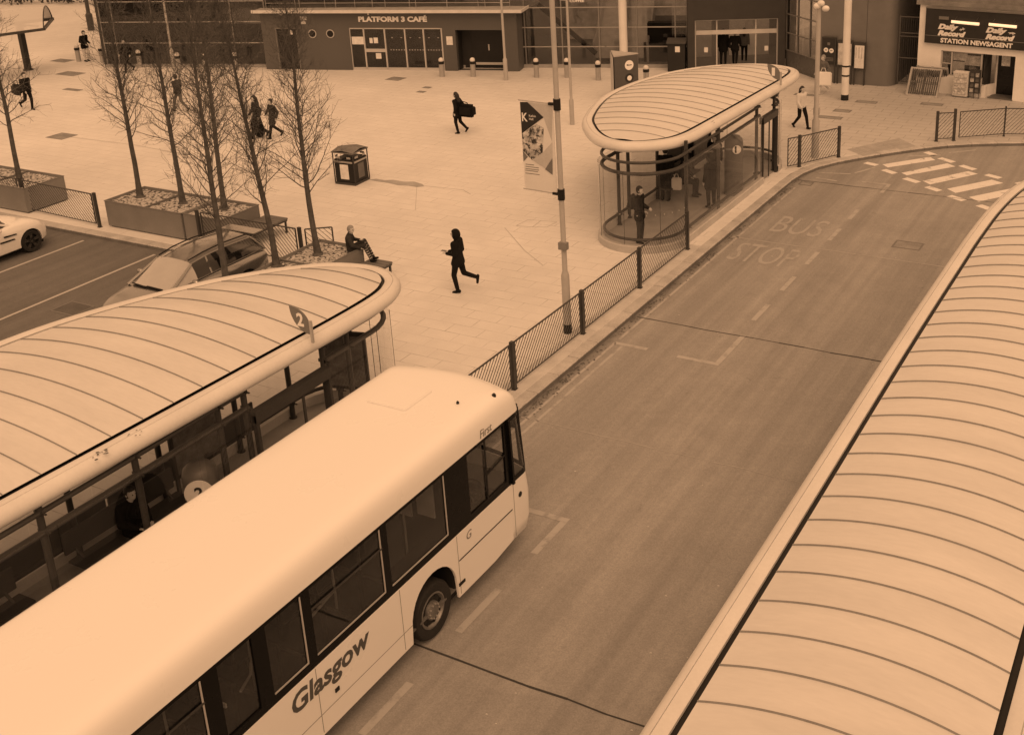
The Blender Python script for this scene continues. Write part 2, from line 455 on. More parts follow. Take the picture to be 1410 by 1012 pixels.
# ------------------------------------------------------------------ markings and joints
ZM = RZ+.004
def px_poly(P, z=ZM): return [tuple(at(x, y, RZ)[:2]) for x, y in P]
mk = MB()
zz = lambda L: [(1000+x/3.42, 180+y/3.42) for x, y in L]
for q in ([(735,160),(960,125),(985,140),(760,175)], [(825,200),(1040,155),(1080,170),(850,212)], [(925,238),(1140,192),(1185,205),(960,255)], [(1040,275),(1250,232),(1305,248),(1080,295)]):
    mk.sheet(px_poly(zz(q)), ZM)
mk.sheet([(-6.35,36.1),(-5.25,37.55),(-4.83,37.3),(-5.98,35.75)], ZM); mk.sheet([(-5.5,35.5),(-4.4,36.95),(-4.0,36.7),(-5.15,35.15)], ZM)
for a, b in (((740,185),(795,203)),((840,225),(905,245)),((945,265),(1005,285)),((1050,308),(1120,330)),((655,152),(710,164)),((1005,130),(1070,150)),((1105,165),(1170,185)),((1225,208),(1290,225)),((940,102),(985,118))):
    p, q = [at(*zz([c])[0], RZ) for c in (a, b)]
    d = (q-p).normalized(); n = Vector((-d.y, d.x, 0))*.13
    mk.sheet([tuple((p-n)[:2]), tuple((q-n)[:2]), tuple((q+n)[:2]), tuple((p+n)[:2])], ZM)
for a in ((-6.0,35.3),(-5.2,34.5),(-5.3,38.1),(-4.6,37.5)): mk.sheet([a,(a[0]+.5,a[1]-.32),(a[0]+.66,a[1]-.1),(a[0]+.16,a[1]+.22)], ZM)
struct(mk.build('zebra_crossing', MATS['zebra']))
mk = MB()
def line(p, q, wd, mb=None):
    mb = mb or mk; p, q = Vector((*p, 0)), Vector((*q, 0)); d = (q-p).normalized(); n = Vector((-d.y, d.x, 0))*wd/2
    mb.sheet([tuple((p-n)[:2]), tuple((q-n)[:2]), tuple((q+n)[:2]), tuple((p+n)[:2])], ZM)
for y0, y1 in ((8.2,9.2),(9.46,10.57),(11.80,12.96),(24.51,25.58),(26.57,27.6),(28.58,29.6),(30.63,31.7),(32.64,33.6)): line((-9.22,y0),(-9.22,y1),.13)
line((-9.2,14.03),(-9.2,15.06),.13); line((-11.0,15.12),(-9.14,15.12),.13)
line((-9.12,22.0),(-9.12,23.6),.13); line((-10.1,21.94),(-9.06,21.94),.13); line((-11.75,22.0),(-10.9,22.0),.13)
line((-9.9,36.45),(-8.95,36.45),.12); line((-9.0,35.5),(-9.0,36.38),.12)
line((-11.75,12.0),(-11.75,22.0),.07); line((-11.52,12.0),(-11.52,21.9),.07); line((-11.75,22.2),(-11.75,35),.07)
line((-11.55,36.9),(-10.5,37.15),.10); line((-11.45,36.3),(-10.7,36.2),.10); line((-10.4,37.3),(-9.95,38.2),.10); line((-9.2,40.0),(-8.2,40.5),.10); line((-8.0,40.9),(-7.2,41.6),.10)
struct(mk.build('road_marking', MATS['faint']))
struct(text('road_lettering', 'BUS', 1, MATS['lettering'], None, frame((-11.12,30.7,ZM),(1,0,0),(0,1,0),(0,0,1)), width=1.5, height=1.5, depth=.001))
struct(text('road_lettering', 'STOP', 1, MATS['lettering'], None, frame((-11.45,28.1,ZM),(1,0,0),(0,1,0),(0,0,1)), width=1.85, height=1.45, depth=.001))
mk = MB()
jm = M('road joint sealant', .05, .8)
def wavy(p, q, wd, n=24):
    P = [Vector((*p,0)).lerp(Vector((*q,0)), i/n)+Vector((random.uniform(-.015,.015), random.uniform(-.02,.02), 0)) for i in range(n+1)]
    for a, b in zip(P[:-1], P[1:]): line(a[:2], b[:2], wd*random.uniform(.6,1.3), mk)
for y in (5.3,11.27,23.55,35.85): wavy((-11.95,y),(3,y),.035)
struct(mk.build('road_joint', jm))
mk = MB(); wavy((-11.95,29.85),(3,29.85),.05); wavy((-11.9,18.0),(3,18.1),.02); 
struct(mk.build('road_joint', M('pale road joint', .37, .8)))
mk = MB()
for x in (-33.2,-30.15,-27.05,-23.95): line((x,14),(x,21.9),.10)
struct(mk.build('parking_line', MATS['bayline']))
# leaves and silt lying along the kerb
mk = MB()
for i in range(420):
    y = random.uniform(15, 36); x = -11.97+abs(random.gauss(0,.10)); r = random.uniform(.012,.04); a = random.random()*pi
    if random.random() < .5: y = random.choice((18.6,20.2,24.6,27.5,34.6))+random.gauss(0,.5)
    z = RZ+.008; c, s_ = cos(a)*r, sin(a)*r
    mk.add([(x-c,y-s_,z),(x+s_*.6,y-c*.6,z+.006),(x+c,y+s_,z),(x-s_*.6,y+c*.6,z+.004)], [(0,1,2,3)])
struct(mk.build('leaf_litter', CHECK), 'stuff')
mk = MB()
for i in range(60):
    x, y = random.uniform(-11.3,-4.6), random.uniform(8,34); r = random.uniform(.008,.022); a = random.random()*pi
    mk.add([(x-r,y-r*.6,ZM+.004),(x+r,y-r*.4,ZM+.006),(x+r*.8,y+r*.6,ZM+.004),(x-r*.7,y+r*.7,ZM+.005)], [(0,1,2,3)])
struct(mk.build('road_litter', PALE), 'stuff')

tac = M('tactile paving', .36, .8, var=.15, scale=2, bmp=.3)
mk = MB(); Pq = [(1166,206),(1238,190.5),(1262,202),(1188,215.5)]
q0 = [at(a_,b_,0) for a_,b_ in Pq]
for i in range(9):
    for j in range(4):
        def bl(u, v): return q0[0].lerp(q0[1],u).lerp(q0[3].lerp(q0[2],u),v)
        a_, b_, c_, d_ = bl((i+.03)/9,(j+.04)/4), bl((i+.97)/9,(j+.04)/4), bl((i+.97)/9,(j+.96)/4), bl((i+.03)/9,(j+.96)/4)
        mk.sheet([tuple(p[:2]) for p in (a_,b_,c_,d_)], .004)
struct(mk.build('tactile_paving', tac))

# ------------------------------------------------------------------ covers let into the ground
lid = M('cover iron', .27, .6, var=.25, bmp=.4); rimm = M('cover frame', .18, .6)
lidr = M('cover filled with road surface', .25, .8, var=.2)
def cover(label, x, y, wx, wy, z=0, rot=0, lid=lid):
    t = thing('access_cover', label, 'drain cover', (x, y, z), rot, 'covers and drains let into the ground')
    f = MB()
    for a, b, c, d in ((-wx/2,wx/2,-wy/2,-wy/2+.04),(-wx/2,wx/2,wy/2-.04,wy/2),(-wx/2,-wx/2+.04,-wy/2+.04,wy/2-.04),(wx/2-.04,wx/2,-wy/2+.04,wy/2-.04)): f.box(a,b,c,d,-.05,.008)
    f.build('frame', rimm, t, local=True)
    l = MB().box(-wx/2+.045,wx/2-.045,-wy/2+.045,wy/2-.045,-.05,.005)
    k = int((wx-.12)/.07) if lid is not lidr else 0
    for i in range(k): l.box(-wx/2+.07+i*.07,-wx/2+.10+i*.07,-wy/2+.07,wy/2-.07,.004,.009)
    l.build('lid', lid, t, local=True)
    return t
def gpx(x, y, z=0): p = at(x, y, z); return p.x, p.y
cover('rectangular iron cover on the plaza between the left planter and the glass wall', *gpx(85,188), 1.0, .8)
cover('iron cover on the plaza left of the bollards', *gpx(97,102), 1.4, .8)
cover('faint iron cover nearest the dark lamp post at upper left', *gpx(86,84), 1.2, .7)
cover('slim dark drain on the plaza behind the walking man at far left', *gpx(100,124), 1.1, .35)
cover('dark plate in the paving before the café windows', *gpx(545,109), .8, .7)
cover('small drain in the paving, farther of the pair right of the café plate', *gpx(588,121), .4, .3)
cover('small drain in the paving, nearer of the pair right of the café plate', *gpx(580,127), .4, .3)
cover('iron grid cover in the car park behind the second shelter roof', *gpx(100,425,RZ), .9, .7, RZ, 0, M('cover filled with asphalt', .12, .8, var=.2))
cover('iron cover in the middle of the bus road', *gpx(1250,338,RZ), .8, .6, RZ, 0, lidr)
cover('gully grate against the kerb by the first shelter', *gpx(1110,253,RZ), .45, .4, RZ)
cover('dark cover in the paving left of the white banded column', *gpx(1108,131), .9, .35)
cover('long dark cover in the paving beside the low lamp post', *gpx(1141,162), 1.1, .4)
cover('square dark cover right of the low lamp post', *gpx(1160,153), .7, .45)
cover('dark cover in the paving just right of the white banded column', *gpx(1193,141), .9, .4)
cover('dark cover in the paving before the leaning pallets', *gpx(1283,144), .9, .4)
cover('gully grate in the road under the curved railing', *gpx(1363,200,RZ), .5, .35, RZ)
mk = MB(); jl = M('plaza joint line', .46, .8)
def pline(P, wd=.03):
    q = [at(*p, 0) for p in P]
    for a_, b_ in zip(q[:-1], q[1:]):
        d = (b_-a_).normalized(); n = Vector((-d.y,d.x,0))*wd/2
        mk.sheet([tuple((a_-n)[:2]),tuple((b_-n)[:2]),tuple((b_+n)[:2]),tuple((a_+n)[:2])], .004)
pline([(96,189),(185,200),(255,213)],.04); pline([(583,256),(638,262),(648,268)],.03); pline([(574,256),(572,290)],.015)
pline([(711,311),(727,303),(745,304),(733,313),(711,311)],.025); pline([(745,304),(767,306),(753,313),(733,313)],.025)
pline([(695,314),(722,345),(748,366)],.025); pline([(900,372),(912,360)],.02); pline([(640,118),(725,112)],.03); pline([(110,125),(160,128),(230,120)],.03)
struct(mk.build('plaza_joint', jl))
streak_mat = M('dark streak', .37, .8, var=.15)
mk = MB()
P = [(508,248),(518,246.5),(530,248.5),(541,248),(556,250.5),(570,250.5),(582,254),(584,257),(574,258),(561,256),(548,255.5),(533,252),(521,250.5)]
struct(mk.sheet([tuple(at(x,y)[:2]) for x,y in P], .004).build('dark_streak', streak_mat))  # irregular darker streak on the paving beside the bin

# ------------------------------------------------------------------ railings
def rail_panel(p, q, z0, z1, root, lean=.9, name='mesh_panel'):
    p, q = Vector((*p,0)), Vector((*q,0)); L = (q-p).length; d = (q-p)/L; mb = MB(); Z = Vector((0,0,1))
    P = lambda s, z: p+d*s+Z*z
    mb.tube([P(0,z1),P(L,z1)], .021, 6); mb.tube([P(0,z0),P(L,z0)], .016, 6)
    mb.bar(P(0,z0),P(0,z1),.03); mb.bar(P(L,z0),P(L,z1),.03)
    h = z1-z0; k = abs(lean)*h; s = -k
    while s < L:
        a, b = (s, s+k) if lean > 0 else (s+k, s)
        za, zb = z0, z1
        def clip(a, b, za, zb):
            for lo in (True, False):
                lim = 0 if lo else L
                for _ in (0, 1):
                    if (a < lim if lo else a > lim):
                        t = (lim-a)/(b-a); za = za+(zb-za)*t; a = lim
                    a, b, za, zb = b, a, zb, za
            return a, b, za, zb
        if max(a, b) > .02 and min(a, b) < L-.02:
            a, b, za, zb = clip(a, b, za, zb)
            mb.bar(P(a,za), P(b,zb), .0115)
        s += .138
    mb.build(name, DARKP, root)
def post(x, y, root, h=1.14, wd=.10, d=(0,1)):
    ang = atan2(d[1], d[0]); X = Matrix.Translation((x,y,0)) @ Matrix.Rotation(ang,4,'Z')
    MB(X).box(-wd/2,wd/2,-.04,.04,0,h).box(-wd/2-.02,wd/2+.02,-.06,.06,-.01,.015).build('post', DARKP, root, bevel=.006)
FX = -12.57
r = thing('guard_railing', 'long dark railing of slanted bars along the bus lane kerb', 'railing', (FX,22,0))
ys = [12.6,15.72,18.82,21.92,25.02,28.10]
for y in ys: post(FX, y, r)
for a, b in zip(ys[:-1], ys[1:]): rail_panel((FX,a+.10),(FX,b-.10),.1,1.09,r)
r = thing('guard_railing', 'short dark railing of slanted bars round the low lamp post beyond the first shelter', 'railing', (-11.8,37.7,0))
a, b, c = (-12.55,36.55), (-12.27,36.95), (-11.36,38.55)
for p_, q_ in ((a,b),(b,c)): rail_panel(p_, q_, .1, 1.08, r)
post(*b, r, d=(.5,.86)); post(*c, r, d=(.5,.86))
r = thing('guard_railing', 'dark railing of slanted bars curving in front of the newsagent', 'railing', (-7.5,42.6,0))
P = [gpx(1289,195), gpx(1313,194), gpx(1320,193), gpx(1382,188), (-5.3,43.75), (-2.2,44.5), (1.0,45.0)]
rail_panel(P[0], P[1], .1, 1.06, r); post(*P[0], r, d=(.9,.4)); post(*P[1], r, h=1.2, d=(.9,.4))
for p_, q_ in zip(P[2:-1], P[3:]): rail_panel(p_, q_, .1, 1.06, r); post(*q_, r, wd=.05, d=(.9,.3))
PY = 22.76
r = thing('guard_railing', 'dark railing of slanted bars between the left and middle planters, behind the white car', 'railing', (-32.3,PY,0))
post(-34.2,22.95,r,d=(1,0)); post(-30.42,PY,r,d=(1,0)); rail_panel((-34.05,22.93),(-30.56,PY),.1,1.08,r,-.9); rail_panel((-37.3,22.95),(-34.4,22.95),.1,1.08,r,-.9)
r = thing('guard_railing', 'dark railing of slanted bars behind the silver car, next to the timber bench', 'railing', (-24,PY,0))
for x in (-26.0,-22.05): post(x,PY,r,d=(1,0))
rail_panel((-25.85,PY),(-22.2,PY),.1,1.08,r,-.9)
rail_panel((-21.9,PY+.06),(-21.3,PY+.5),.1,1.08,r,-.9)

# ------------------------------------------------------------------ planters and benches
def planter(label, x0, x1, y0, y1, h, divs=()):
    t = thing('tree_planter', label, 'planter', ((x0+x1)/2,(y0+y1)/2,0), 0, 'long metal planters of the plaza trees')
    wl = MB(); th = .05
    wl.box(x0,x1,y0,y0+th,0.04,h).box(x0,x1,y1-th,y1,.04,h).box(x0,x0+th,y0+th,y1-th,.04,h).box(x1-th,x1,y0+th,y1-th,.04,h)
    wl.build('side_wall', PLANT, t, bevel=.006)
    MB().box(x0+.06,x1-.06,y0+.06,y1-.06,0,.04).build('base_plinth', M('planter shadow gap', .03, .8), t)
    cp = MB(); e = .012
    for a,b,c,d in ((x0-e,x1+e,y0-e,y0+.035),(x0-e,x1+e,y1-.035,y1+e),(x0-e,x0+.035,y0+.036,y1-.036),(x1-.035,x1+e,y0+.036,y1-.036)): cp.box(a,b,c,d,h,h+.015)
    for k in divs:
        if k[0] == 'x': cp.box(k[1]-.02,k[1]+.02,y0+.05,y1-.05,h-.06,h+.01)
        else: cp.box(x0+.05,x1-.05,k[1]-.02,k[1]+.02,h-.06,h+.01)
    cp.build('rim', M('planter rim', .16, .5, var=.1), t)
    rows = []; nx, ny = max(4,int((x1-x0)/.12)), max(4,int((y1-y0)/.12))
    for i in range(nx+1):
        rows.append([(x0+.05+(x1-x0-.1)*i/nx, y0+.05+(y1-y0-.1)*j/ny, h-.055+random.uniform(-.018,.018)) for j in range(ny+1)])
    MB().grid(rows).build('gravel_fill', MATS['gravel'], t, smooth=60)
    return t
PH = .85
planter('grey metal planter at the left edge of the photo, behind the white car', -38.5,-33.82,22.75,24.3,PH,(('x',-35.6),))
planter('grey metal planter between the two parked cars, with two trees', -30.2,-26.88,22.92,24.5,PH,(('x',-28.45),))
planter('grey metal planter behind the silver car, with a timber bench at its end', -26.84,-25.25,22.96,24.5,PH)
planter('grey metal planter with the seated man on its corner, behind the second shelter roof', -21.38,-19.86,16.2,22.82,PH,(('y',21.2),('y',19.6),('y',18.0)))
def bench(label, x0, x1, y0, y1, h):
    t = thing('timber_bench', label, 'bench', ((x0+x1)/2,(y0+y1)/2,0), 0, 'timber benches at the planter ends')
    st = MB(); n = int((y1-y0)/.13)
    for i in range(n): st.box(x0,x1,y0+i*.13,y0+i*.13+.115,h-.05,h)
    st.build('seat', TIMBER, t)
    MB().box(x0+.05,x1-.03,y0+.03,y1-.03,h-.11,h-.052).build('seat_frame', DARKP, t)
    for x in (x0+.08, x1-.07):
        for y in (y0+.06, y1-.08):
            MB().box(x-.025,x+.025,y-.025,y+.025,0,h-.11).build('leg', DARKP, t)
bench('timber bench at the end of the planter behind the silver car', -25.2,-24.35,23.3,24.75,.48)
bench('timber bench at the planter corner under the seated man\'s feet', -19.82,-19.1,21.9,23.1,.45)

# ------------------------------------------------------------------ trees
def tree_meshes(seed, h):
    R = random.Random(seed); tk = MB(); cr = MB()
    def wob(p, d, L, n, curl, wb):
        P = [p.copy()]; q = p.copy(); dd = d.copy()
        for i in range(n):
            dd = (dd+Vector((R.gauss(0,wb),R.gauss(0,wb),R.gauss(0,wb)+curl))).normalized()
            q = q+dd*(L/n); P.append(q.copy())
        return P, dd
    T, _ = wob(Vector((0,0,-.06)), Vector((R.uniform(-.03,.03),R.uniform(-.03,.03),1)).normalized(), h, 14, .05, .022)
    rad = [max(.010,.085*(1-i/14.6)**.85+(.03 if i == 0 else 0)) for i in range(15)]
    tk.tube(T, rad, 9); tk.tube([(0,0,-.02),(0,0,.05)], [.17,.12], 12)
    def tip(P, n, r, L):
        for _ in range(n):
            i = R.randrange(1, len(P)); b = P[i]; d = (P[i]-P[i-1]).normalized()
            a = R.uniform(0,2*pi); s_ = d.orthogonal().normalized(); s_ = Matrix.Rotation(a,3,d) @ s_
            D = (d*R.uniform(.5,1)+s_*R.uniform(.5,1)).normalized()
            Q, _ = wob(b, D, L*R.uniform(.5,1.2), 3, .10, .14)
            cr.tube(Q, [r,r*.8,r*.65,r*.5], 3, cap=False)
            yield Q
    nb = 64
    for k in range(nb):
        t = .24+.73*(k/nb)**.95
        i = min(13,int(t*14)); f = t*14-i; p = T[i].lerp(T[i+1], f)
        a = k*2.399+R.uniform(-.5,.5); el = R.uniform(.55,1.0)+.22*t
        D = Vector((cos(a)*cos(el), sin(a)*cos(el), sin(el)))
        L = (1.35*(1-t)**.55+.38)*R.uniform(.55,1.15)*min(1,.5+t*1.7)
        r0 = .014*(1-t)+.0065
        P, _ = wob(p, D, L, 7, .075, .15)
        cr.tube(P, [r0*(1-.10*j) for j in range(8)], 4, cap=False)
        for Q in tip(P, 10, .0056, L*.42):
            for Q2 in tip(Q, 3, .0042, .26): pass
    return tk, cr
TREES = {}
def tree(x, y, z, h, seed, rz, label):
    t = thing('bare_tree', label, 'tree', (x,y,z), rz, 'bare young trees standing in the planters')
    if seed not in TREES:
        a, b = tree_meshes(seed, h)
        TREES[seed] = (a.build('trunk', BARK, t, smooth=60, local=True), b.build('crown', TWIG, t, local=True))
    else:
        for o in TREES[seed]:
            c = o.copy(); COL.objects.link(c); c.parent = t
GZ = PH-.05
def tpx(x, y): p = at(x, y, GZ); return p.x, p.y, GZ
tree(*tpx(193,271), 8.0, 11, 0.3, 'bare tree, left one of the two in the planter between the parked cars')
tree(*tpx(252,280), 7.9, 12, 1.0, 'bare tree, right one of the two in the planter between the parked cars')
tree(*tpx(309,288), 7.6, 13, 2.1, 'bare tree in the planter next to the timber bench, behind the silver car')
tree(*tpx(438,350), 7.2, 14, 0.0, 'bare tree nearest the seated man, in the planter behind the second shelter')
tree(*tpx(381,366), 7.3, 15, 4.0, 'bare tree middle of the three in the planter behind the second shelter')
tree(-21.05,19.0, GZ, 8.0, 11, 2.6, 'bare tree whose trunk crosses the silver car')
tree(*tpx(27,248), 7.9, 12, 3.7, 'bare tree in the planter at the left edge of the photo')

# ------------------------------------------------------------------ litter bin
t = thing('litter_bin', 'large square black litter bin with posters, alone on the open plaza', 'bin', (-25.97,29.68,0), radians(4))
a = .43
b_ = MB().box(-a+.03,a-.03,-a+.03,a-.03,.08,.90); b_.build('body', BLK if False else M('bin black plastic', .012, .35, var=.2), t, bevel=.02, local=True)
MB().box(-a,a,-a,a,0,.08).build('base', DARKP, t, bevel=.01, local=True)
pm = MB()
for sx in (-1,1):
    for sy in (-1,1): pm.box(sx*a-.03*(sx>0)-0*(sx<0), sx*a+.03*(sx<0), sy*a-.03*(sy>0), sy*a+.03*(sy<0), .08, 1.16)
pm.build('corner_frame', M('bin frame', .03, .35), t, local=True)
rows = [[(-a-.02,-a-.02,1.16),(0,-a-.02,1.22),(a+.02,-a-.02,1.16)],[(-a-.02,0,1.24),(0,0,1.32),(a+.02,0,1.24)],[(-a-.02,a+.02,1.16),(0,a+.02,1.22),(a+.02,a+.02,1.16)]]
MB().grid(rows).slab([(-a-.02,-a-.02,1.12),(a+.02,-a-.02,1.12),(a+.02,a+.02,1.12),(-a-.02,a+.02,1.12)],(0,0,.04)).build('lid', M('bin lid', .15, .5, var=.3), t, local=True)
for k in range(4):
    X = Matrix.Rotation(k*pi/2,4,'Z')
    MB(X).box(-.17,.17,-a+.018,-a+.028,.20,.72).build('poster', PAPER if k != 1 else MIDG, t, local=True)
    MB(X).box(-.36,.36,-a+.018,-a+.027,.78,.84).box(-.30,-.12,-a+.016,-a+.026,.93,1.0).box(.15,.30,-a+.016,-a+.026,.93,1.0).build('opening_plate', STEEL, t, local=True)

# ------------------------------------------------------------------ bollards
def bollard(x, y, label, first=[None]):
    if first[0] is None:
        t = thing('steel_bollard', label, 'bollard', (x,y,0), 0, 'steel bollards in front of the station')
        MB().lathe((0,0,0),[(.125,0),(.125,.62)],18).build('shaft', STEEL, t, smooth=40, local=True)
        MB().lathe((0,0,0),[(.128,.62),(.145,.64),(.145,.74),(.12,.76)],18).build('collar', BLACK, t, smooth=40, local=True)
        MB().lathe((0,0,0),[(.118,.76),(.125,.80),(.115,.86),(.085,.905),(.04,.93),(0.001,.935)],18).build('dome', M('bollard dome', .66, .3), t, smooth=50, local=True)
        first[0] = t
    else: dup(first[0], (x,y,0), 0, label)
for (x, y), l in zip([gpx(609,106),gpx(652,106),gpx(739,107),gpx(781,107),gpx(824,111),gpx(890,118),(-54.78,41.64),(-53.2,41.9),(-50.0,41.62),(-47.30,41.75),(-45.78,42.12),(-44.30,42.74)],
    ['steel bollard in front of the café, left of the dark recess','steel bollard before the dark recess of the café','steel bollard left of the large lamp post','steel bollard just behind the slim lamp post with curved arm','steel bollard left of the triangular totem','steel bollard between the totem and the black box',
     'steel bollard farthest left, before the person in dark jacket','steel bollard right of the person in dark jacket at far left','steel bollard behind the crown of the leftmost middle tree','steel bollard at the foot of the slim lamp post before the glass wall','steel bollard third from the café corner, before the glass wall','steel bollard just left of the café corner']):
    bollard(x, y, l)

# ------------------------------------------------------------------ lamp columns
def column(name, label, x, y, parts, mat, cat='lamp post'):
    t = thing(name, label, cat, (x,y,0)); return t
lx, ly = gpx(782,458)
t = thing('lamp_post', 'large pale lamp post carrying the banner behind the kerb railing', 'lamp post', (lx,ly,0))
MB().lathe((lx,ly,0),[(.099,.24),(.099,1.48),(.075,1.56),(.064,1.60),(.058,9.2),(.05,9.4)],18).build('shaft', POLE, t, smooth=40)
MB().lathe((lx,ly,0),[(.104,0),(.104,.24)],18).build('base_band', BLACK, t, smooth=40)
MB().bar((lx,ly,9.35),(lx+1.2,ly,9.6),.06).box(lx+1.0,lx+1.6,ly-.12,ly+.12,9.55,9.66).build('lantern', STEEL, t)
b2 = MB().box(lx-.09,lx+.13,ly-.12,ly+.02,2.16,2.34); b2.build('control_box', M('column box', .22, .5), t, bevel=.01)
for z in (5.62, 3.50):
    MB().lathe((lx,ly,z),[(.085,-.13),(.085,.13)],16).box(lx-.22,lx-.07,ly-.03,ly+.03,-.03+z,.03+z).build('banner_clamp', BLACK, t)
    MB().tube([(lx-.15,ly,z),(lx-1.02,ly,z+.02)], .014, 6).build('banner_arm', STEEL, t)
BPH, t_, b_ = _new('banner photo print'); c_ = coords(t_)
grey(t_, math_node(t_, 'MULTIPLY', ramp(t_, noise(t_, c_, 7, 5, .7), .44, .54, .03, .62), ramp(t_, noise(t_, c_, 3, 2), .35, .6, .5, 1.1)), b_)
bt = thing('pole_banner', 'tall printed banner with dark triangle and logo, hung on the large lamp post', 'banner', (lx-.5,ly,3.5))
BX0, BX1, BZ0, BZ1 = lx-.97, lx-.11, 3.53, 5.60
bb = MB().box(BX0,BX1,ly-.006,ly+.006,BZ0,BZ1).build('banner_cloth', M('banner vinyl', .72, .5, var=.04, bmp=0), bt)
def bpt(x, y):
    u = (x-130-(y-118)*.062)/265; v = 1-(y-118-(x-130)*.12)/760
    return BX0+u*(BX1-BX0), BZ0+v*(BZ1-BZ0)
def bpoly(name, P, mat, k=0):
    q = [bpt(*p) for p in P]; MB().slab([(min(max(a,BX0),BX1), ly-.0075-k*.002, c) for a, c in q], (0,-.0012,0)).build(name, mat, bt)
bpoly('corner_panel', [(190,120),(395,150),(398,470),(325,255)], M('banner mid tone', .50, .5, bmp=0))
bpoly('photo_print', [(133,392),(265,312),(328,345),(322,560),(235,628),(135,540)], BPH, 1)
bpoly('dark_triangle', [(130,118),(190,120),(326,255),(130,392)], SIGND, 2)
bpoly('corner_triangle', [(138,545),(200,600),(138,640)], SIGNM, 2)
bpoly('tone_panel', [(322,565),(400,470),(402,610),(345,700),(240,628)], M('banner pale tone', .52, .5, var=.1, bmp=0), 3)
bpoly('dark_corner', [(345,708),(404,612),(408,758)], SIGNM, 4)
bX = lambda x, y: frame((bpt(x,y)[0], ly-.014, bpt(x,y)[1]), (1,0,.02), (0,0,1), (0,-1,0))
text('logo_lettering', 'K', .2, SIGNW, bt, bX(150,285), width=.15, height=.20, depth=.002, bold=.004)
text('logo_lettering', 'Kelvin\nHall', .075, SIGNW, bt, bX(205,248), depth=.002)
for i, (a, b) in enumerate(((180,665),(180,685),(180,705),(178,720),(180,745))):
    MB().box(bpt(a,b)[0],bpt(a+(70,110,112,105,118)[i],b)[0],ly-.009,ly-.0075,bpt(a,b)[1]-.008,bpt(a,b)[1]+.008).build('text_line', SIGNM, bt)
def slim(label, bx, by, h, r=.05, arm=None, mat=POLE, name='lamp_post', basew=None):
    x, y = gpx(bx, by)
    t = thing(name, label, 'lamp post', (x,y,0))
    MB().lathe((x,y,0),[(r*1.7,0),(r*1.7,1.0),(r*1.05,1.08),(r,1.15),(r*.85,h)],14).build('shaft', mat, t, smooth=40)
    if arm == 'curve':
        P = [(x,y,h-.05),(x+.05,y,h+.25),(x+.3,y-.05,h+.45),(x+.7,y-.1,h+.5)]
        MB().tube(P,.03,8).tube([(x,y,h-.1),(x-.5,y+.05,h-.2)],.03,8).build('arm', mat, t, smooth=50)
    if arm in ('curve','head'):
        MB().lathe((x+(.7 if arm=='curve' else 0),y,h+(.42 if arm=='curve' else 0)),[(.05,0),(.2,.05),(.22,.14),(.1,.22)],14).build('lantern', STEEL, t, smooth=40)
    return t
slim_post = slim('slim lamp post with a curved bracket on top, just right of the large lamp post', 788,172, 4.95, .055, None)
slim('slim lamp post before the glass wall at left', 240,96, 7, .06, 'head')
slim('slim lamp post in front of the café recess', 697,111, 7, .06, 'head')
slim('dark lamp post standing at the upper left of the plaza', 126,42, 6, .12, 'head', DARKP)
x, y = gpx(788,172)
MB().tube([(x,y,4.9),(x,y,5.05),(x+.15,y,5.25),(x+.45,y,5.5),(x+.9,y,5.65)],.045,8).tube([(x,y,5.0),(x-.25,y,5.0),(x-.5,y,5.06)],.05,8).build('bracket', POLE, slim_post, smooth=50)
x, y = gpx(1122,217)
t = thing('lamp_post', 'low lamp post with a cluster of white lamps, inside the short railing', 'lamp post', (x,y,0))
MB().lathe((x,y,0),[(.13,0),(.13,1.35),(.085,1.42),(.075,5.3)],16).build('shaft', POLE, t, smooth=40)
MB().box(x-.10,x+.10,y-.02,y+.12,1.55,1.8).build('control_box', POLE, t)
for dx, dz in ((-.05,5.35),(.25,5.28),(.08,5.45)):
    MB().ball((x+dx,y-.05,dz),.13,12,(1,1,.8)).build('lamp_head', M('white lamp head', .75, .4), t, smooth=60)
def white_col(label, bx, by, r, h, bands):
    x, y = gpx(bx, by); t = thing('canopy_column', label, 'column', (x,y,0))
    MB().lathe((x,y,0),[(r,.24 if bands else 0),(r,h)],24).build('shaft', PALEPOLE, t, smooth=40)
    if bands:
        MB().lathe((x,y,0),[(r*1.03,0),(r*1.03,.24)],24).build('base_band', BLACK, t, smooth=40)
        for z in (1.02,1.42): MB().lathe((x,y,0),[(r*1.03,z),(r*1.03,z+.07)],24).build('band', BLACK, t, smooth=40)
white_col('white round column with black bands near the newsagent', 1163,138, .155, 9, True)
white_col('thick white column behind the triangular totem', 859.5,98, .20, 9, False)

# ------------------------------------------------------------------ totem, box, top-left shelter, hedge
hT = 2.0
p0, p1, p2 = [Vector((*at(*q_, hT)[:2], 0)) for q_ in ((841.5,71.5),(845.2,79.5),(878.5,75))]
t = thing('information_totem', 'triangular grey information totem with round pictograms behind the first shelter', 'totem', tuple(p1))
MB().prism([tuple(p[:2]) for p in (p0,p1,p2)], 0, hT).build('body', M('totem grey', .085, .45), t, bevel=.01)
c = (p0+p1+p2)/3
MB().prism([tuple((c+(p-c)*1.04)[:2]) for p in (p0,p1,p2)], hT, hT+.05).build('cap', M('totem cap', .42, .5), t, bevel=.01)
MB().slab([p0+Vector((-.03,-.02,.02)),p1+Vector((-.03,-.03,.02)),p1+Vector((-.03,-.03,hT)),p0+Vector((-.03,-.02,hT))],(-.012,-.01,0)).build('edge_panel', M('totem pale side', .5, .5), t)
u = (p2-p1).normalized(); n = Vector((u.y,-u.x,0))
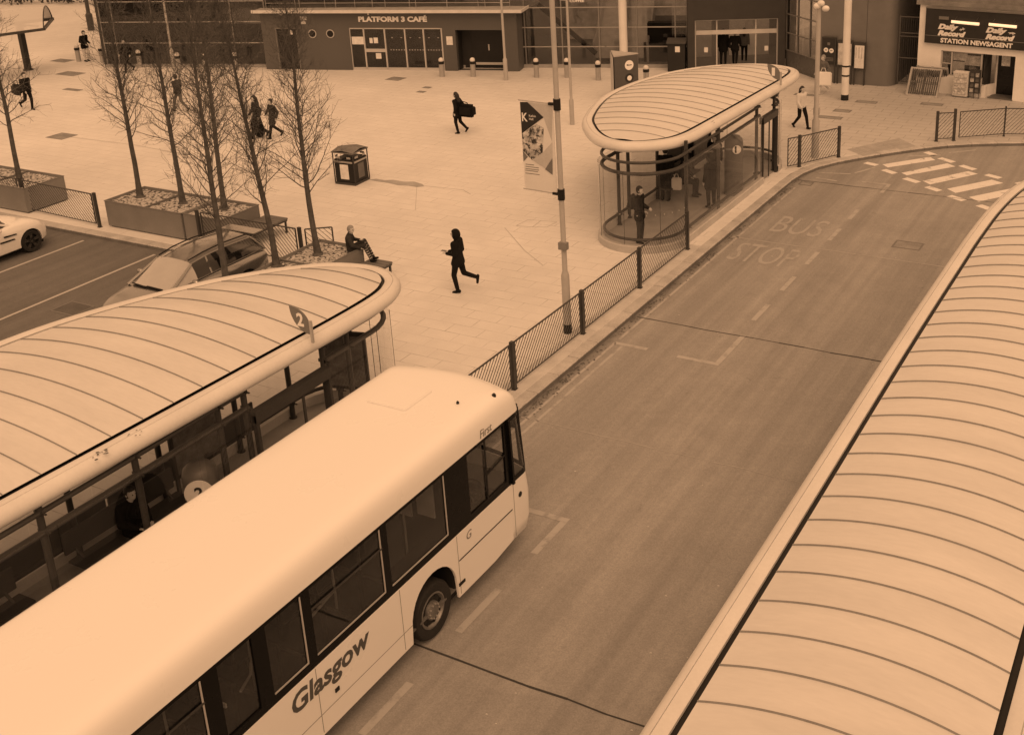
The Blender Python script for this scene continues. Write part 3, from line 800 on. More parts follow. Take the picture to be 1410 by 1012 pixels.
for z, rr, inner in ((1.58,.21,'bar'),(1.02,.20,'ring'),(.46,.21,'bar')):
    o = p1+u*.72+n*.012+Vector((0,0,z)); X = frame(o,u,(0,0,1),n)
    if inner == 'bar':
        MB(X).lathe((0,0,0),[(rr,0),(rr,.006)],24).build('pictogram_disc', SIGNW, t)
        MB(X).box(-.12,.12,-.018,.018,.007,.01).box(-.12,-.04,.018,.04,.007,.01).build('pictogram', SIGND, t)
    else:
        MB(X).lathe((0,0,0),[(rr,0),(rr,.005)],24).build('pictogram_disc', SIGND, t)
        MB(X).lathe((0,0,0),[(.11,.006),(.11,.010)],20).build('pictogram', SIGNW, t)
t = thing('ticket_cabinet', 'black cabinet with a white notice beside the station entrance', 'cabinet', (-22.85,50.05,0), radians(18))
MB().box(-.42,.42,-.3,.3,0,1.35).build('body', M('cabinet black', .025, .35), t, bevel=.02, local=True)
MB().slab([(-.47,-.38,1.35),(.47,-.38,1.35),(.47,.32,1.48),(-.47,.32,1.48)],(0,0,.05)).build('lid', M('cabinet lid', .06, .5), t, local=True)
MB().box(-.05,.18,-.312,-.301,.95,1.22).build('notice', PAPER, t, local=True)

A_, B_, C_ = at(60,39,2.55), at(72,25,2.55), at(0,47,2.55); foot = at(39,97,0)
t = thing('cycle_shelter', 'curved glass cycle shelter with dark edge beam in the top left corner', 'shelter', tuple(foot))
ax = (C_-A_).normalized(); wv = B_-A_; gl = MB(); rows = []
for i in range(13):
    f_ = i/12; rows.append([A_+ax*s_+wv*f_+Vector((0,0,.85*sin(pi*f_)**.8)) for s_ in (0,.6,1.2,2.4,3.6,4.8,6,8)])
gl.grid(rows).build('roof_glass', poly_mat('frosted roof glass', .58, .84), t, smooth=60)
eb = MB(); rb = MB()
for o_ in (A_, B_): eb.bar(o_-ax*.06+Vector((0,0,-.06)), o_+ax*8+Vector((0,0,-.06)), .14, .13)
eb.bar(A_-wv.normalized()*.07+Vector((0,0,-.06)), B_+wv.normalized()*.07+Vector((0,0,-.06)), .12, .13)
eb.build('edge_beam', BROWN, t)
for k in (0,3,6,7): rb.tube([rows[i][k] for i in range(13)], .03, 6)
rb.bar(A_+ax*.3+wv*.15+Vector((0,0,.05)), A_+ax*3.4+wv*.75+Vector((0,0,.35)), .07)
rb.build('roof_rib', BROWN, t, smooth=50)
top_ = A_+ax*1.1+wv*.45
MB().bar(foot, Vector((foot.x,foot.y,2.5)), .26).bar(Vector((foot.x,foot.y,2.45)), top_, .12).build('post', M('dark post', .035, .5), t)
MB().cyl(foot,foot+Vector((0,0,.06)),.26,n=16).build('post_foot', DARKP, t)

def hedge(label, a, b, h, wd, n):
    a, b = Vector(a), Vector(b); d = b-a; t = thing('hedge', label, 'hedge', tuple(a)); mb = MB(); R = random.Random(3)
    L = d.length; u = d/L; nrm = Vector((-u.y,u.x,0))
    for i in range(n):
        s_ = R.uniform(0,L); hh = h*(.75+.25*sin(s_*1.7)+.15*sin(s_*4.1)); z = R.uniform(.05,1)**.8*hh
        c = a+u*s_+nrm*R.gauss(0,wd*.35)+Vector((0,0,z)); r = R.uniform(.06,.16)
        x = Vector((R.gauss(0,1),R.gauss(0,1),R.gauss(0,1))).normalized(); y = x.orthogonal().normalized()
        mb.quad(c-x*r, c-y*r*.6, c+x*r, c+y*r*.6)
    mb.build('foliage', M('hedge leaves', .06, .8, var=.4, scale=1), t)
    st = MB()
    for i in range(30):
        p = a+u*R.uniform(0,L); st.tube([p,p+Vector((R.uniform(-.2,.2),R.uniform(-.2,.2),h*.8))],.02,4)
    st.build('stems', BARK, t)
hedge('dark low hedge along the far side of the plaza at top left', (-92,52,0), (-66,59.5,0), 2.2, 1.2, 5200)
# ------------------------------------------------------------------ bus shelters
def shelter(label, gutter, sub, zr, rise, base, posts, gap, seam0, panel=None, num_dots=False):
    """gutter: closed plan outline; base = (xl, xr, y0, y1) glass enclosure with round ends; gap = door openings on the kerb side"""
    G = catmull([(*p,0) for p in gutter], sub); k = len(G)
    area = sum(G[i].x*G[(i+1)%k].y-G[(i+1)%k].x*G[i].y for i in range(k))
    if area < 0: G.reverse()
    cx_ = sum(p.x for p in G)/k; cy_ = sum(p.y for p in G)/k
    t = thing('bus_shelter', label, 'bus shelter', (cx_,cy_,0))
    nrm = []
    for i in range(k):
        d = (G[(i+1)%k]-G[i-1]).normalized(); nrm.append(Vector((d.y,-d.x,0)))
    prof = [(0,-.10),(0,-.004),(.012,.004),(.09,.012),(.155,.009),(.158,-.010),(.166,-.010),(.169,.007),(.225,-.008),(.275,-.045),(.305,-.095),(.318,-.15),(.305,-.205),(.265,-.25),(.20,-.275),(.05,-.28),(0,-.27)]
    rows = []
    for (d, z) in prof: rows.append([G[i]+nrm[i]*d+Vector((0,0,zr+z)) for i in range(k)])
    MB().grid(rows+[rows[0]], closed=True).build('roof_ring', RING, t, smooth=30)
    ys = [p.y for p in G]; y0, y1 = min(ys), max(ys)
    def span(y):
        xs = []
        for i in range(k):
            a, b = G[i], G[(i+1)%k]
            if (a.y-y)*(b.y-y) < 0: xs.append(a.x+(b.x-a.x)*(y-a.y)/(b.y-a.y))
        return (min(xs), max(xs)) if len(xs) > 1 else None
    gapw = .085; rows = []; n = 20
    W = max(s_[1]-s_[0] for s_ in (span(y0+(y1-y0)*f) for f in (.2,.35,.5,.65,.8)))
    def arc(y, m, dz):
        s_ = span(y)
        if not s_: return None
        a, b = s_[0]+gapw, s_[1]-gapw
        if b-a < .05: return None
        r = rise*min(1,((b-a)/W))**1.2
        return [Vector((a+(b-a)*j/m, y, zr+.004+dz+r*(1-(2*j/m-1)**2))) for j in range(m+1)]
    y = y0+gapw+.004
    ysamp = []
    while y < y1-gapw: ysamp.append(y); y += .035 if (y-y0 < .5 or y1-y < .5) else .15
    for y in ysamp:
        r = arc(y, n, 0)
        if r: rows.append(r)
    MB().grid(rows).build('roof_panel', ROOF, t, smooth=60)
    sm = MB(); y = seam0
    while y > y0+.15: y -= .60
    while y < y1-.12:
        r = arc(y, 24, .006) if y > y0+.1 else None
        if r: sm.add([p+Vector((0,-.0075,-.006)) for p in r]+[p+Vector((0,0,.018)) for p in r]+[p+Vector((0,.0075,-.006)) for p in r],
                     [(j,j+1,26+j,25+j) for j in range(24)]+[(25+j,26+j,51+j,50+j) for j in range(24)])
        y += .60
    sm.build('roof_seam', M('pale shelter seam', .34, .6) if num_dots else SEAM, t)
    gt = MB()                                           # dark gutter channel and soffit
    inner = [G[i]-nrm[i]*.24 for i in range(k)]; outr = [G[i]-nrm[i]*.001 for i in range(k)]
    gt.grid([[p+Vector((0,0,zr-.045)) for p in inner],[p+Vector((0,0,zr-.045)) for p in outr]], closed=True)
    gt.build('gutter', BLACK, t)
    MB().add([p+nrm[i]*.06+Vector((0,0,zr-.26)) for i, p in enumerate(G)], [tuple(range(k))]).build('soffit', M('shelter soffit', .40, .6), t)
    # glazed enclosure
    xl, xr, b0, b1 = base; r_ = (xr-xl)/2; xm = (xl+xr)/2
    cap0 = [(xm-r_*cos(pi*i/16), b0+r_-r_*sin(pi*i/16)) for i in range(17)]      # near end, left to right
    cap1 = [(xm+r_*cos(pi*i/16), b1-r_+r_*sin(pi*i/16)) for i in range(17)]
    def along(P, o=0):
        out = []
        for i, p in enumerate(P):
            a = Vector(P[max(0,i-1)]); b = Vector(P[min(len(P)-1,i+1)]); d = (b-a).normalized(); out.append((p[0]+d.y*o, p[1]-d.x*o))
        return out
    runs = [('near', cap0), ('far', cap1)]
    ye = b0+r_; yf = b1-r_
    cuts = [ye]+[c for g in gap for c in g]+[yf]
    rightruns = [((xr, cuts[i]), (xr, cuts[i+1])) for i in range(0,len(cuts),2)]
    left = [((xl, yf), (xl, ye))]
    pl = MB(); gz = MB(); rl = MB(); pt = MB(); hd = MB(); dots = MB()
    runlist = [cap0, cap1]+[list(q) for q in rightruns]+[list(q) for q in left]
    for P in runlist:
        o_ = along(P,.05); i_ = along(P,-.10)
        pl.grid([[(x,y,-.02) for x,y in o_],[(x,y,.20) for x,y in o_],[(x,y,.22) for x,y in along(P,.03)],[(x,y,.22) for x,y in i_],[(x,y,-.02) for x,y in i_]])
        # glass panes split with thin joints
        if len(P) == 2:
            L = hypot(P[1][0]-P[0][0], P[1][1]-P[0][1]); m = max(1, round(L/1.25)); A, B = Vector(P[0]), Vector(P[1])
            for q in range(m):
                u0, u1 = A.lerp(B,(q+.006)/m), A.lerp(B,(q+1-.006)/m)
                gz.grid([[(u0.x,u0.y,.24),(u1.x,u1.y,.24)],[(u0.x,u0.y,zr-.62),(u1.x,u1.y,zr-.62)]])
        else:
            for q in range(4):
                seg = P[q*4:q*4+5]
                gz.grid([[(x,y,z) for x,y in seg] for z in (.24, zr-.62)])
                for a_, b_ in zip(seg[:-1], seg[1:]):
                    if P is cap0 and num_dots: dots.ball(((a_[0]+b_[0])/2,(a_[1]+b_[1])/2,1.12),.016,6)
            for q in (0,4,8,12,16): rl.tube([(P[q][0],P[q][1],.24),(P[q][0],P[q][1],zr-.62)],.007,5)
        inn = along(P,-.13)
        rl2 = [(x,y,.36) for x,y in inn]
        for z, rad in ((zr-.38,.045),(zr-.70,.055),(.36,.045)):
            if P in (cap0,cap1) or P[0][0] == xl or z > 1 or True: rl.tube([(x,y,z) for x,y in inn], rad, 8)
    for (x, y) in posts:
        pt.lathe((x,y,0),[(.085,0),(.085,.03),(.052,.04),(.052,zr-.34)],12)
        for z in (zr-.50,zr-.80,.36): pt.box(x-.07,x+.07,y-.03,y+.03,z-.035,z+.035)
    pl.build('plinth', PLINTH, t, smooth=40); gz.build('glass_pane', GL_SH, t, smooth=40)
    rl.build('rail', BROWN, t, smooth=40)
    if dots.v: dots.build('glass_marking', M('glass dots', .5, .6, bmp=0), t)
    for i, (x, y) in enumerate(posts):
        q = MB().lathe((x,y,0),[(.085,0),(.085,.03),(.055,.04),(.055,zr-.05)],12)
        for z in (zr-.38,zr-.70,.36): q.box(x-.09,x+.09,y-.02,y+.02,z-.03,z+.03).box(x+.06,x+.16,y-.012,y+.012,z-.012,z+.012)
        q.build('post', BROWN, t, smooth=40)
    for (ga, gb) in gap:
        f = MB().box(xr-.08,xr+.02,ga,ga+.07,0,2.15).box(xr-.08,xr+.02,gb-.07,gb,0,2.15).box(xr-.14,xr+.03,ga,gb,2.0,2.22)
        f.box(xr-.05,xr-.02,gb-.75,gb-.69,.05,2.0)
        f.build('door_frame', BROWN, t, bevel=.005)
    if panel:
        lp = MB()
        for q in range(int((panel[1]-panel[0])/1.2)):
            a_ = panel[0]+q*1.2; lp.box(xl+.10,xl+.14,a_+.03,a_+1.17,.28,panel[2])
        lp.build('lower_panel', M('shelter back panel', .035, .4, var=.2), t)
    fl = cap0+cap1
    MB().sheet(along(fl,-.10), .012).build('floor', M('shelter floor', .34, .7, var=.12), t)
    return t

G1 = [(-13.2,30.4),(-13.12,33),(-13.06,35.5),(-13.03,37.2),(-13.12,38.3),(-13.45,38.85),(-14.2,39.1),(-15.1,38.9),(-16.1,38.2),(-16.9,37.0),(-17.35,35.5),(-17.5,34),(-17.42,32.7),(-17.1,31.4),(-16.6,30.07),(-16.08,29.25),(-15.57,28.64),(-15.06,28.24),(-14.53,28.1),(-14.1,28.22),(-13.72,28.5),(-13.42,28.9),(-13.26,29.5)]
G2 = [(-14.2,7.6),(-14.1,10.5),(-14.02,13.17),(-13.97,15.25),(-14.01,16.26),(-14.15,16.73),(-14.34,17.0),(-14.66,17.2),(-15.12,17.28),(-15.85,17.1),(-16.47,16.64),(-17.03,16.03),(-17.5,15.38),(-18.14,14.13),(-18.61,12.84),(-18.83,11.6),(-18.92,10),(-18.8,8.3),(-18.4,6.4),(-17.7,4.8),(-16.8,3.7),(-15.8,3.3),(-14.9,3.5),(-14.35,4.4),(-14.22,5.8)]
G3 = [(-3.97,-4),(-3.98,4),(-3.99,12),(-4.0,18),(-3.97,22.15),(-3.94,24.18),(-3.85,26.15),(-3.62,27.9),(-3.2,29.2),(-2.6,30.0),(-1.9,30.1),(-1.3,29.3),(-1.02,27.6),(-.98,24),(-.98,18),(-1.0,10),(-.98,2),(-1.0,-5),(-1.3,-7),(-2,-8),(-2.9,-8),(-3.6,-7)]
sh1 = shelter('far bus shelter with rounded roof and flag number 1, beside the kerb railing', G1, 6, 3.0, .22, (-15.45,-12.78,27.2,37.6),
    [(-15.3,29.2),(-15.32,29.9),(-15.3,31.9),(-15.3,34.2),(-15.3,36.2),(-12.95,28.9),(-12.95,31.3),(-12.95,34.55),(-12.95,36.2)], [(34.7,36.1)], 30.0, (32.6,36.9,1.75), True)
sh2 = shelter('bus shelter with rounded roof and leaf flag number 2, beside the white bus', G2, 6, 3.0, .24, (-16.3,-13.84,3.6,17.25),
    [(-14.0,8.62),(-14.0,10.3),(-14.0,12.02),(-14.0,12.62),(-14.0,14.62),(-14.0,15.32),(-16.15,6.5),(-16.15,8.6),(-16.15,10.5),(-16.15,12.4),(-16.15,14.3),(-16.15,15.8),(-15.6,16.7)], [(12.66,14.6)], 10.12, (5.2,14.9,.88))
sh3 = shelter('long pale shelter roof filling the right of the photo', G3, 6, 3.0, .24, (-3.55,-1.45,-5,29.0),
    [(-3.4,y) for y in (0,4,8,12,16,20,24,27)]+[(-1.6,y) for y in (0,6,12,18,24)], [(9,10.5),(20,21.5)], 10.05)
def spots(pts, root, zr=3.0):
    mb = MB(); R = random.Random(4)
    for (x, y) in pts:
        for _ in range(7):
            a, b = x+R.gauss(0,.07), y+R.gauss(0,.09); r = R.uniform(.008,.03)
            z = zr+.017
            mb.add([(a-r,b-r*.5,z),(a+r*.3,b-r,z),(a+r,b+r*.4,z),(a-r*.4,b+r,z)],[(0,1,2,3)])
    mb.build('dirt_spots', M('dirt spots', .14, .9), root)
spots([(-13.93,9.62),(-13.9,9.8),(-13.9,10.3)], sh2); spots([(-13.0,30.9)], sh1)
def flag(root, num, x, y, z, size, label=None):
    MB().box(x-.03,x+.03,y-.02,y+.02,z,z+size*.74).build('flag_post', M('flag post', .40, .45), root, bevel=.006)
    s_ = size; w_, h_, zb = s_*.72, s_*.84, s_*.28
    top = [(-.03-w_+w_*sin(pi/2*i/12), zb+.4*h_+.6*h_*cos(pi/2*i/12)) for i in range(13)]
    bot = [(-.03-w_*cos(pi/2*i/12), zb+h_-h_*sin(pi/2*i/12)) for i in range(13)]
    poly = top+bot[::-1][:-1]
    q = [Vector((x+a, y-.015, z+b)) for a, b in poly]
    MB().slab(q,(0,.02,0)).build('flag_plate', SIGNM, root)
    text('flag_number', num, .4, SIGNW, root, frame((x-.03-.46*s_, y-.018, z+s_*.50),(1,0,0),(0,0,1),(0,-1,0)), height=s_*.44, width=s_*(.26 if num == '2' else .18), depth=.004, bold=.012)
fx, fy = at(431,472,3.0)[:2]
flag(sh2, '2', fx, fy, 3.0, .58)
fx, fy = at(1075,118,3.0)[:2]
flag(sh1, '1', fx, fy, 3.0, .62)
def seatrow(label, x, y0, y1, face):
    t = thing('waiting_bench', label, 'bench', (x,(y0+y1)/2,0)); n = max(2,int((y1-y0)/.55))
    MB().box(x-.2,x+.2,y0,y1,.42,.47).build('seat', M('bench mesh seat', .06, .5), t, bevel=.01)
    MB().box(x-.24*face-.02,x-.24*face+.02,y0,y1,.55,.95).build('backrest', M('bench mesh back', .045, .5), t, bevel=.01)
    for y in (y0+.2,y1-.2): MB().bar((x,y,0),(x,y,.42),.06).bar((x,y,.4),(x-.24*face,y,.6),.04).build('leg', DARKP, t)
    return t
seatrow('dark waiting bench under the second shelter, in front of the seated person', -15.4, 9.9, 12.2, 1)
seatrow('dark waiting bench under the second shelter, nearest the photo corner', -15.4, 6.6, 9.0, 1)
seatrow('dark waiting bench in the first shelter behind the standing passengers', -14.9, 31.6, 34.0, 1)
def totem_round(label, x, y, num, rr=.21, h=1.75):
    t = thing('stop_totem', label, 'totem', (x,y,0))
    MB().lathe((x,y,0),[(.30,0),(.30,h),(.27,h+.12),(.18,h+.2),(.02,h+.23)],24).build('body', M('totem drum', .13, .35), t, smooth=35)
    X = frame((x+.20,y-.245,h-.18),(.78,.62,0),(0,0,1),(.62,-.78,0))
    MB(X).lathe((0,0,0),[(rr,0),(rr,.02)],24).build('number_disc', SIGNW, t)
    text('number', num, .3, SIGND, t, X @ Matrix.Translation((-.07,-.1,.024)), width=.14 if num != '1' else .06, height=.22, depth=.003, bold=.008)
totem_round('round dark totem with a white disc reading 2 under the second shelter', -14.35, 11.75, '2', .24, 1.40)
totem_round('round dark totem with a white disc reading 1 inside the first shelter', -13.25, 33.3, '1', .14, 1.75)
def panel_board(label, x, y, h0, h1, wd, ang=0):
    t = thing('timetable_board', label, 'board', (x,y,0), ang)
    MB().box(-wd/2,wd/2,-.04,.04,h0,h1).build('board', M('board black', .03, .4), t, bevel=.01, local=True)
    MB().box(-wd/2+.06,wd/2-.06,-.046,-.041,h0+.08,h1-.08).build('timetable_sheet', M('board sheet', .12, .4, var=.4, scale=6), t, local=True)
    for s_ in (-1,1): MB().box(s_*(wd/2-.05)-.03,s_*(wd/2-.05)+.03,-.03,.03,0,h0).build('leg', DARKP, t, local=True)
panel_board('dark timetable board at the far end of the second shelter', -15.0, 16.3, .7, 2.0, 1.0, radians(15))
panel_board('dark timetable board in the middle of the second shelter', -15.7, 12.9, .6, 2.1, 1.2, radians(90))
panel_board('dark timetable board in the first shelter beside the bench', -15.15, 35.0, .6, 2.1, 1.3, radians(90))

# ------------------------------------------------------------------ the bus
BXc, BHW, BY0 = -10.66, 1.24, 3.4
t = bus = thing('single_decker_bus', 'white single decker bus with Glasgow lettering standing beside the second shelter', 'bus', (BXc,9,RZ))
def bz(z): return z+0.0
def plan(z, w, yf, bow=.20, y0=13.78):
    yb = yf-bow-.15
    y0 = min(y0, yb-.03)
    half = [(w,y0),(w,yb),(w-.01,yb+.06),(w-.035,yb+.105),(w-.08,yb+.135)]
    k = w-.12
    half += [(k*(1-i/8), yb+.15+bow*(1-(1-i/8)**2)) for i in range(9)]
    return half+[(-x,y) for x, y in half[::-1][1:]]
WHEELS = (11.57, 5.55)
ZB0, ZB1 = 1.30, 2.53
def side_panel(sx):
    # flat side below the windows with arch openings, as one n-gon extruded inwards
    yend = 13.78
    P = [(BY0, .22)]
    for wy in sorted(WHEELS):
        a0 = wy-.60
        P += [(a0,.20)]+[(wy-.56*cos(pi*i/14)*1.04, .42+.64*sin(pi*i/14)**.9) for i in range(15)]+[(wy+.60,.20)]
    P += [(13.2,.20),(yend,.26),(yend,ZB1-1.23),(BY0,ZB1-1.23)]
    x = BXc+sx*BHW
    return [Vector((x,y,z)) for y, z in P]
for sx in (1,-1):
    P = side_panel(sx); MB().slab(P, (-sx*.04,0,0)).build('side_panel', WHITE, bus)
nose = MB(); rows = []
for z, w_, yf in ((.20,1.18,14.42),(.24,1.225,14.52),(.45,1.24,14.60),(.9,1.24,14.62),(1.30,1.24,14.56)):
    rows.append([(BXc+x,y,z) for x, y in plan(z,w_,yf)])
nose.grid(rows).build('front_panel', WHITE, bus, smooth=60)
roof = MB(); rows = []
for z, w_, yf in ((2.53,1.24,14.43),(2.67,1.234,14.40),(2.79,1.216,14.37),(2.88,1.185,14.30),(2.94,1.14,14.21),(2.978,1.07,14.10),(2.996,.96,13.95),(3.004,.75,13.7),(3.008,.4,13.3)):
    p = plan(z,w_,yf)
    rows.append([(BXc+w_,BY0,z)]+[(BXc+x,y,z) for x, y in p]+[(BXc-w_,BY0,z)])
roof.grid(rows); roof.add(rows[-1],[tuple(range(len(rows[-1])))])
roof.add([(BXc-w_,BY0,z) for z, w_, yf in ((2.53,1.24,0),(2.80,1.18,0),(2.94,1.03,0),(3.0,.6,0))]+[(BXc+w_,BY0,z) for z, w_ in ((3.0,.6),(2.94,1.03),(2.80,1.18),(2.53,1.24))],[tuple(range(8))])
roof.build('roof', WHITE, bus, smooth=50)
MB().box(BXc-BHW,BXc+BHW,BY0-.02,BY0,.3,2.53).build('rear_panel', WHITE, bus)
hatch = MB(); hx, hy = -10.9, 13.0
for z_, e in ((3.006,.40),(3.022,.34)):
    pass
hatch.slab([(hx-.38,hy-.36,3.0),(hx+.38,hy-.36,3.0),(hx+.38,hy+.36,3.0),(hx-.38,hy+.36,3.0)],(0,0,.034)).build('roof_hatch', WHITE, bus, bevel=.012)
MB().lathe((BXc+.75,13.2,2.99),[(.024,0),(.024,.04),(.012,.06)],10).build('roof_aerial', BLACK, bus, smooth=40)
MB().lathe((BXc+1.09,13.72,2.945),[(.035,0),(.035,.04),(.02,.06)],10).build('marker_lamp', BLACK, bus, smooth=40)
# black window band with real openings
band = MB(); th = .035
def bar_(y0, y1, z0, z1, sx): x = BXc+sx*(BHW-.006); band.box(min(x,x-sx*th),max(x,x-sx*th),y0,y1,z0,z1)
wins = [(12.66,13.70,1.42,2.47),(10.66,12.06,1.42,2.47),(9.07,10.53,1.42,2.47),(8.27,8.92,1.42,2.47),(7.48,8.04,1.42,2.47),(5.9,7.24,1.42,2.47),(4.3,5.75,1.42,2.47)]
for sx in (1,-1):
    bar_(BY0,13.86,ZB0,1.42,sx); bar_(BY0,13.86,2.47,ZB1,sx)
    ysr = sorted(wins); last = BY0
    for (a,b,_,_) in ysr: bar_(last,a,1.42,2.47,sx); last = b
    bar_(last,13.80,1.42,2.47,sx)
rows = []
for z, yf in ((1.30,14.57),(1.40,14.56)): rows.append([(BXc+x*.999,y,z) for x, y in plan(z,BHW,yf)])
band.grid(rows); rows = []
for z, yf in ((2.44,14.415),(2.53,14.40)): rows.append([(BXc+x*.999,y,z) for x, y in plan(z,BHW,yf)])
band.grid(rows)
for sx in (1,-1):
    band.bar((BXc+sx*1.222,13.86,1.3),(BXc+sx*1.222,13.82,2.5),.05,.12); band.bar((BXc+sx*1.12,14.36,1.35),(BXc+sx*1.12,14.26,2.5),.07,.07)
band.build('window_surround', M('bonded glass black', .006, .25, var=.05, bmp=0, spec=.15), bus)
rows = []
for z, yf in ((1.38,14.56),(1.8,14.50),(2.2,14.445),(2.46,14.41)): rows.append([(BXc+x*.992,y-.01,z) for x, y in plan(z,BHW,yf)])
MB().grid(rows).build('windscreen', GL_CLR, bus, smooth=60)
for sx in (1,-1):
    x = BXc+sx*(BHW-.028)
    for i, (a,b,c,d) in enumerate(wins):
        wn = MB().box(min(x,x-sx*.005),max(x,x-sx*.005),a,b,c,d).build('window', GL_CLR if i == 0 else GL_BUS, bus)
        if sx < 0: continue
        tr = MB(); x2 = BXc+BHW-.012
        if i in (1,2,3,5,6): tr.box(x2-.006,x2+.004,a+.01,b-.01,c+.005,c+.028).box(x2-.006,x2+.004,b-.03,b-.008,c+.028,d)
        if tr.v: tr.build('window_trim', TRIM, wn)
        if i in (2,5,6): MB().box(x2-.004,x2+.012,a,b,2.14,2.165).build('hopper_bar', M('hopper bar', .05, .3), wn)
        if i == 0: MB().box(x2-.004,x2+.01,13.14,13.17,c,d).bar((x2,13.17,1.85),(x2,13.70,1.92),.02).build('sliding_bar', BLACK, wn)
# inside
ins_ = MB().box(BXc-1.19,BXc+1.19,BY0+.05,13.9,.33,.36); ins_.build('floor', M('bus floor', .12, .7), bus)
MB().box(BXc-1.19,BXc+1.19,BY0+.05,13.3,2.50,2.52).build('ceiling', M('bus ceiling', .18, .6), bus)
seatm = M('bus seat fabric', .08, .8, var=.3)
def bseat(x, y):
    return MB().box(x-.22,x+.22,y-.02,y+.42,.72,.82).box(x-.22,x+.22,y-.10,y,.8,1.5).box(x-.05,x+.05,y+.1,y+.3,.36,.72)
for y in (4.2,5.0,5.8,6.6,7.4,8.2,9.0,9.9,10.7):
    for x in (-.92,-.45,.45,.92): bseat(BXc+x,y).build('seat', seatm, bus, bevel=.04)
MB().box(BXc+.42,BXc+.98,12.45,12.6,.8,1.75).box(BXc+.42,BXc+.98,12.5,13.0,.75,.9).box(BXc+.55,BXc+.85,12.45,12.57,1.75,1.98).box(BXc+.6,BXc+.8,12.6,12.9,.36,.75).build('driver_seat', M('driver seat', .02, .7), bus, bevel=.05)
MB().box(BXc-.2,BXc+1.1,13.55,14.2,.4,1.28).build('dashboard', M('dashboard', .03, .6), bus, bevel=.06)
sw = MB(); cc = Vector((BXc+.7,13.35,1.28)); nn = Vector((0,-.55,.83)); e1 = Vector((1,0,0)); e2 = nn.cross(e1)
sw.tube([cc+(e1*cos(a)+e2*sin(a))*.24 for a in [2*pi*i/20 for i in range(20)]],.018,6,closed=True).bar(cc-e1*.22,cc+e1*.22,.03).bar(cc,cc-nn*.35,.06)
sw.build('steering_wheel', BLACK, bus, smooth=50)
MB().box(BXc+.2,BXc+.24,12.2,13.5,.36,1.5).box(BXc+.24,BXc+1.18,12.14,12.2,.36,2.45).build('cab_partition', M('cab partition', .02, .5), bus)
pb = MB()
for (x,y) in ((.5,11.9),(-.5,11.9),(.55,10.2),(.5,8.6),(-.5,9.4),(.5,7.2)): pb.tube([(BXc+x,y,.36),(BXc+x+.02,y,1.4),(BXc+x,y,2.5)],.018,6)
for x in (.5,-.5): pb.tube([(BXc+x,4,2.2),(BXc+x,12,2.2)],.018,6)
pb.tube([(BXc+.9,9.2,1.6),(BXc+.7,9.5,1.5),(BXc+.55,10.2,1.45)],.02,6).tube([(BXc+.95,8.0,1.6),(BXc+.7,8.4,1.45),(BXc+.5,8.6,1.4)],.02,6)
pb.build('grab_rail', M('grab rail', .5, .4), bus, smooth=50)
MB().box(BXc+.1,BXc+.5,12.11,12.135,1.5,2.1).box(BXc+.62,BXc+.95,12.11,12.135,1.6,2.2).build('notice', PAPER, bus)
MB().box(BXc+.75,BXc+1.1,7.62,7.64,1.7,1.76).build('notice', PAPER, bus)
# wheels
for sx in (1,-1):
    for wy in WHEELS:
        x = BXc+sx*1.17; zc = .36
        R_ = .47
        ty = MB().lathe((x,wy,zc),[(.29,-.26*sx*1),(.43,-.27*sx),(R_,-.23*sx),(R_,-.02*sx),(.44,.03*sx),(.40,.035*sx),(.30,.01*sx),(.29,-.03*sx)],36,axis='X').build('wheel', TYRE, bus, smooth=40)
        MB().lathe((x,wy,zc),[(.293,-.10*sx),(.293,.012*sx),(.27,.016*sx),(.255,-.02*sx),(.20,-.065*sx),(.16,-.06*sx),(.145,.02*sx),(.09,.035*sx),(.001,.035*sx)],30,axis='X').build('rim', M('steel bus rim', .20, .4, metal=.6, var=.3), ty, smooth=35)
        h_ = MB()
        for i in range(10):
            a = 2*pi*i/10; h_.cyl((x+sx*-.03,wy+.105*1.1*cos(a),zc+.105*1.1*sin(a)),(x+sx*.05,wy+.115*cos(a),zc+.115*sin(a)),.014,n=6)
        h_.build('wheel_nuts', STEEL, ty)
        h_ = MB()
        for i in range(8):
            a = 2*pi*i/8+.2; c = Vector((x+sx*-.03, wy+.225*cos(a), zc+.225*sin(a))); h_.cyl(c-Vector((.02,0,0)),c+Vector((sx*.012,0,0)),.026,n=10)
        h_.build('rim_holes', BLACK, ty)
        MB().box(min(x-sx*.5,x+sx*.02),max(x-sx*.5,x+sx*.02),wy-.66,wy+.66,1.10,1.14).box(min(x-sx*.5,x-sx*.46),max(x-sx*.5,x-sx*.46),wy-.66,wy+.66,.2,1.1).build('wheel_arch', BLACK, bus)
MB().box(BXc-1.1,BXc+1.1,BY0+.1,14.1,.14,.325).build('underframe', M('underframe', .02, .8), bus)
XS = BXc+BHW+.004
tx = frame((XS,8.5,.80),(0,1,0),(0,0,1),(1,0,0))
text('side_lettering', 'Glasgow', .4, M('lettering grey', .085, .4, bmp=0), bus, tx, width=1.56, height=.40, depth=.002, shear=.12, bold=.010)
text('logo_lettering', 'First', .2, M('logo grey', .22, .4, bmp=0), bus, frame((BXc+1.252,13.04,2.57),(0,1,-.01),(-.14,0,1),(1,0,.14)), width=.34, height=.13, depth=.002, shear=.25)
text('logo_lettering', 'G', .2, M('logo grey', .22, .4, bmp=0), bus, frame((XS,12.48,1.06),(0,1,0),(0,0,1),(1,0,0)), width=.14, height=.14, depth=.002, shear=.2)
ln = MB().box(XS-.003,XS+.001,12.24,13.80,.825,.845)
ln.build('trim_line', BLACK, bus)
gm = M('panel gap', .20, .8)
ln = MB()
for y in (7.42,8.98,10.78,12.22): ln.box(XS-.003,XS-.0005,y,y+.008,.24,1.29)
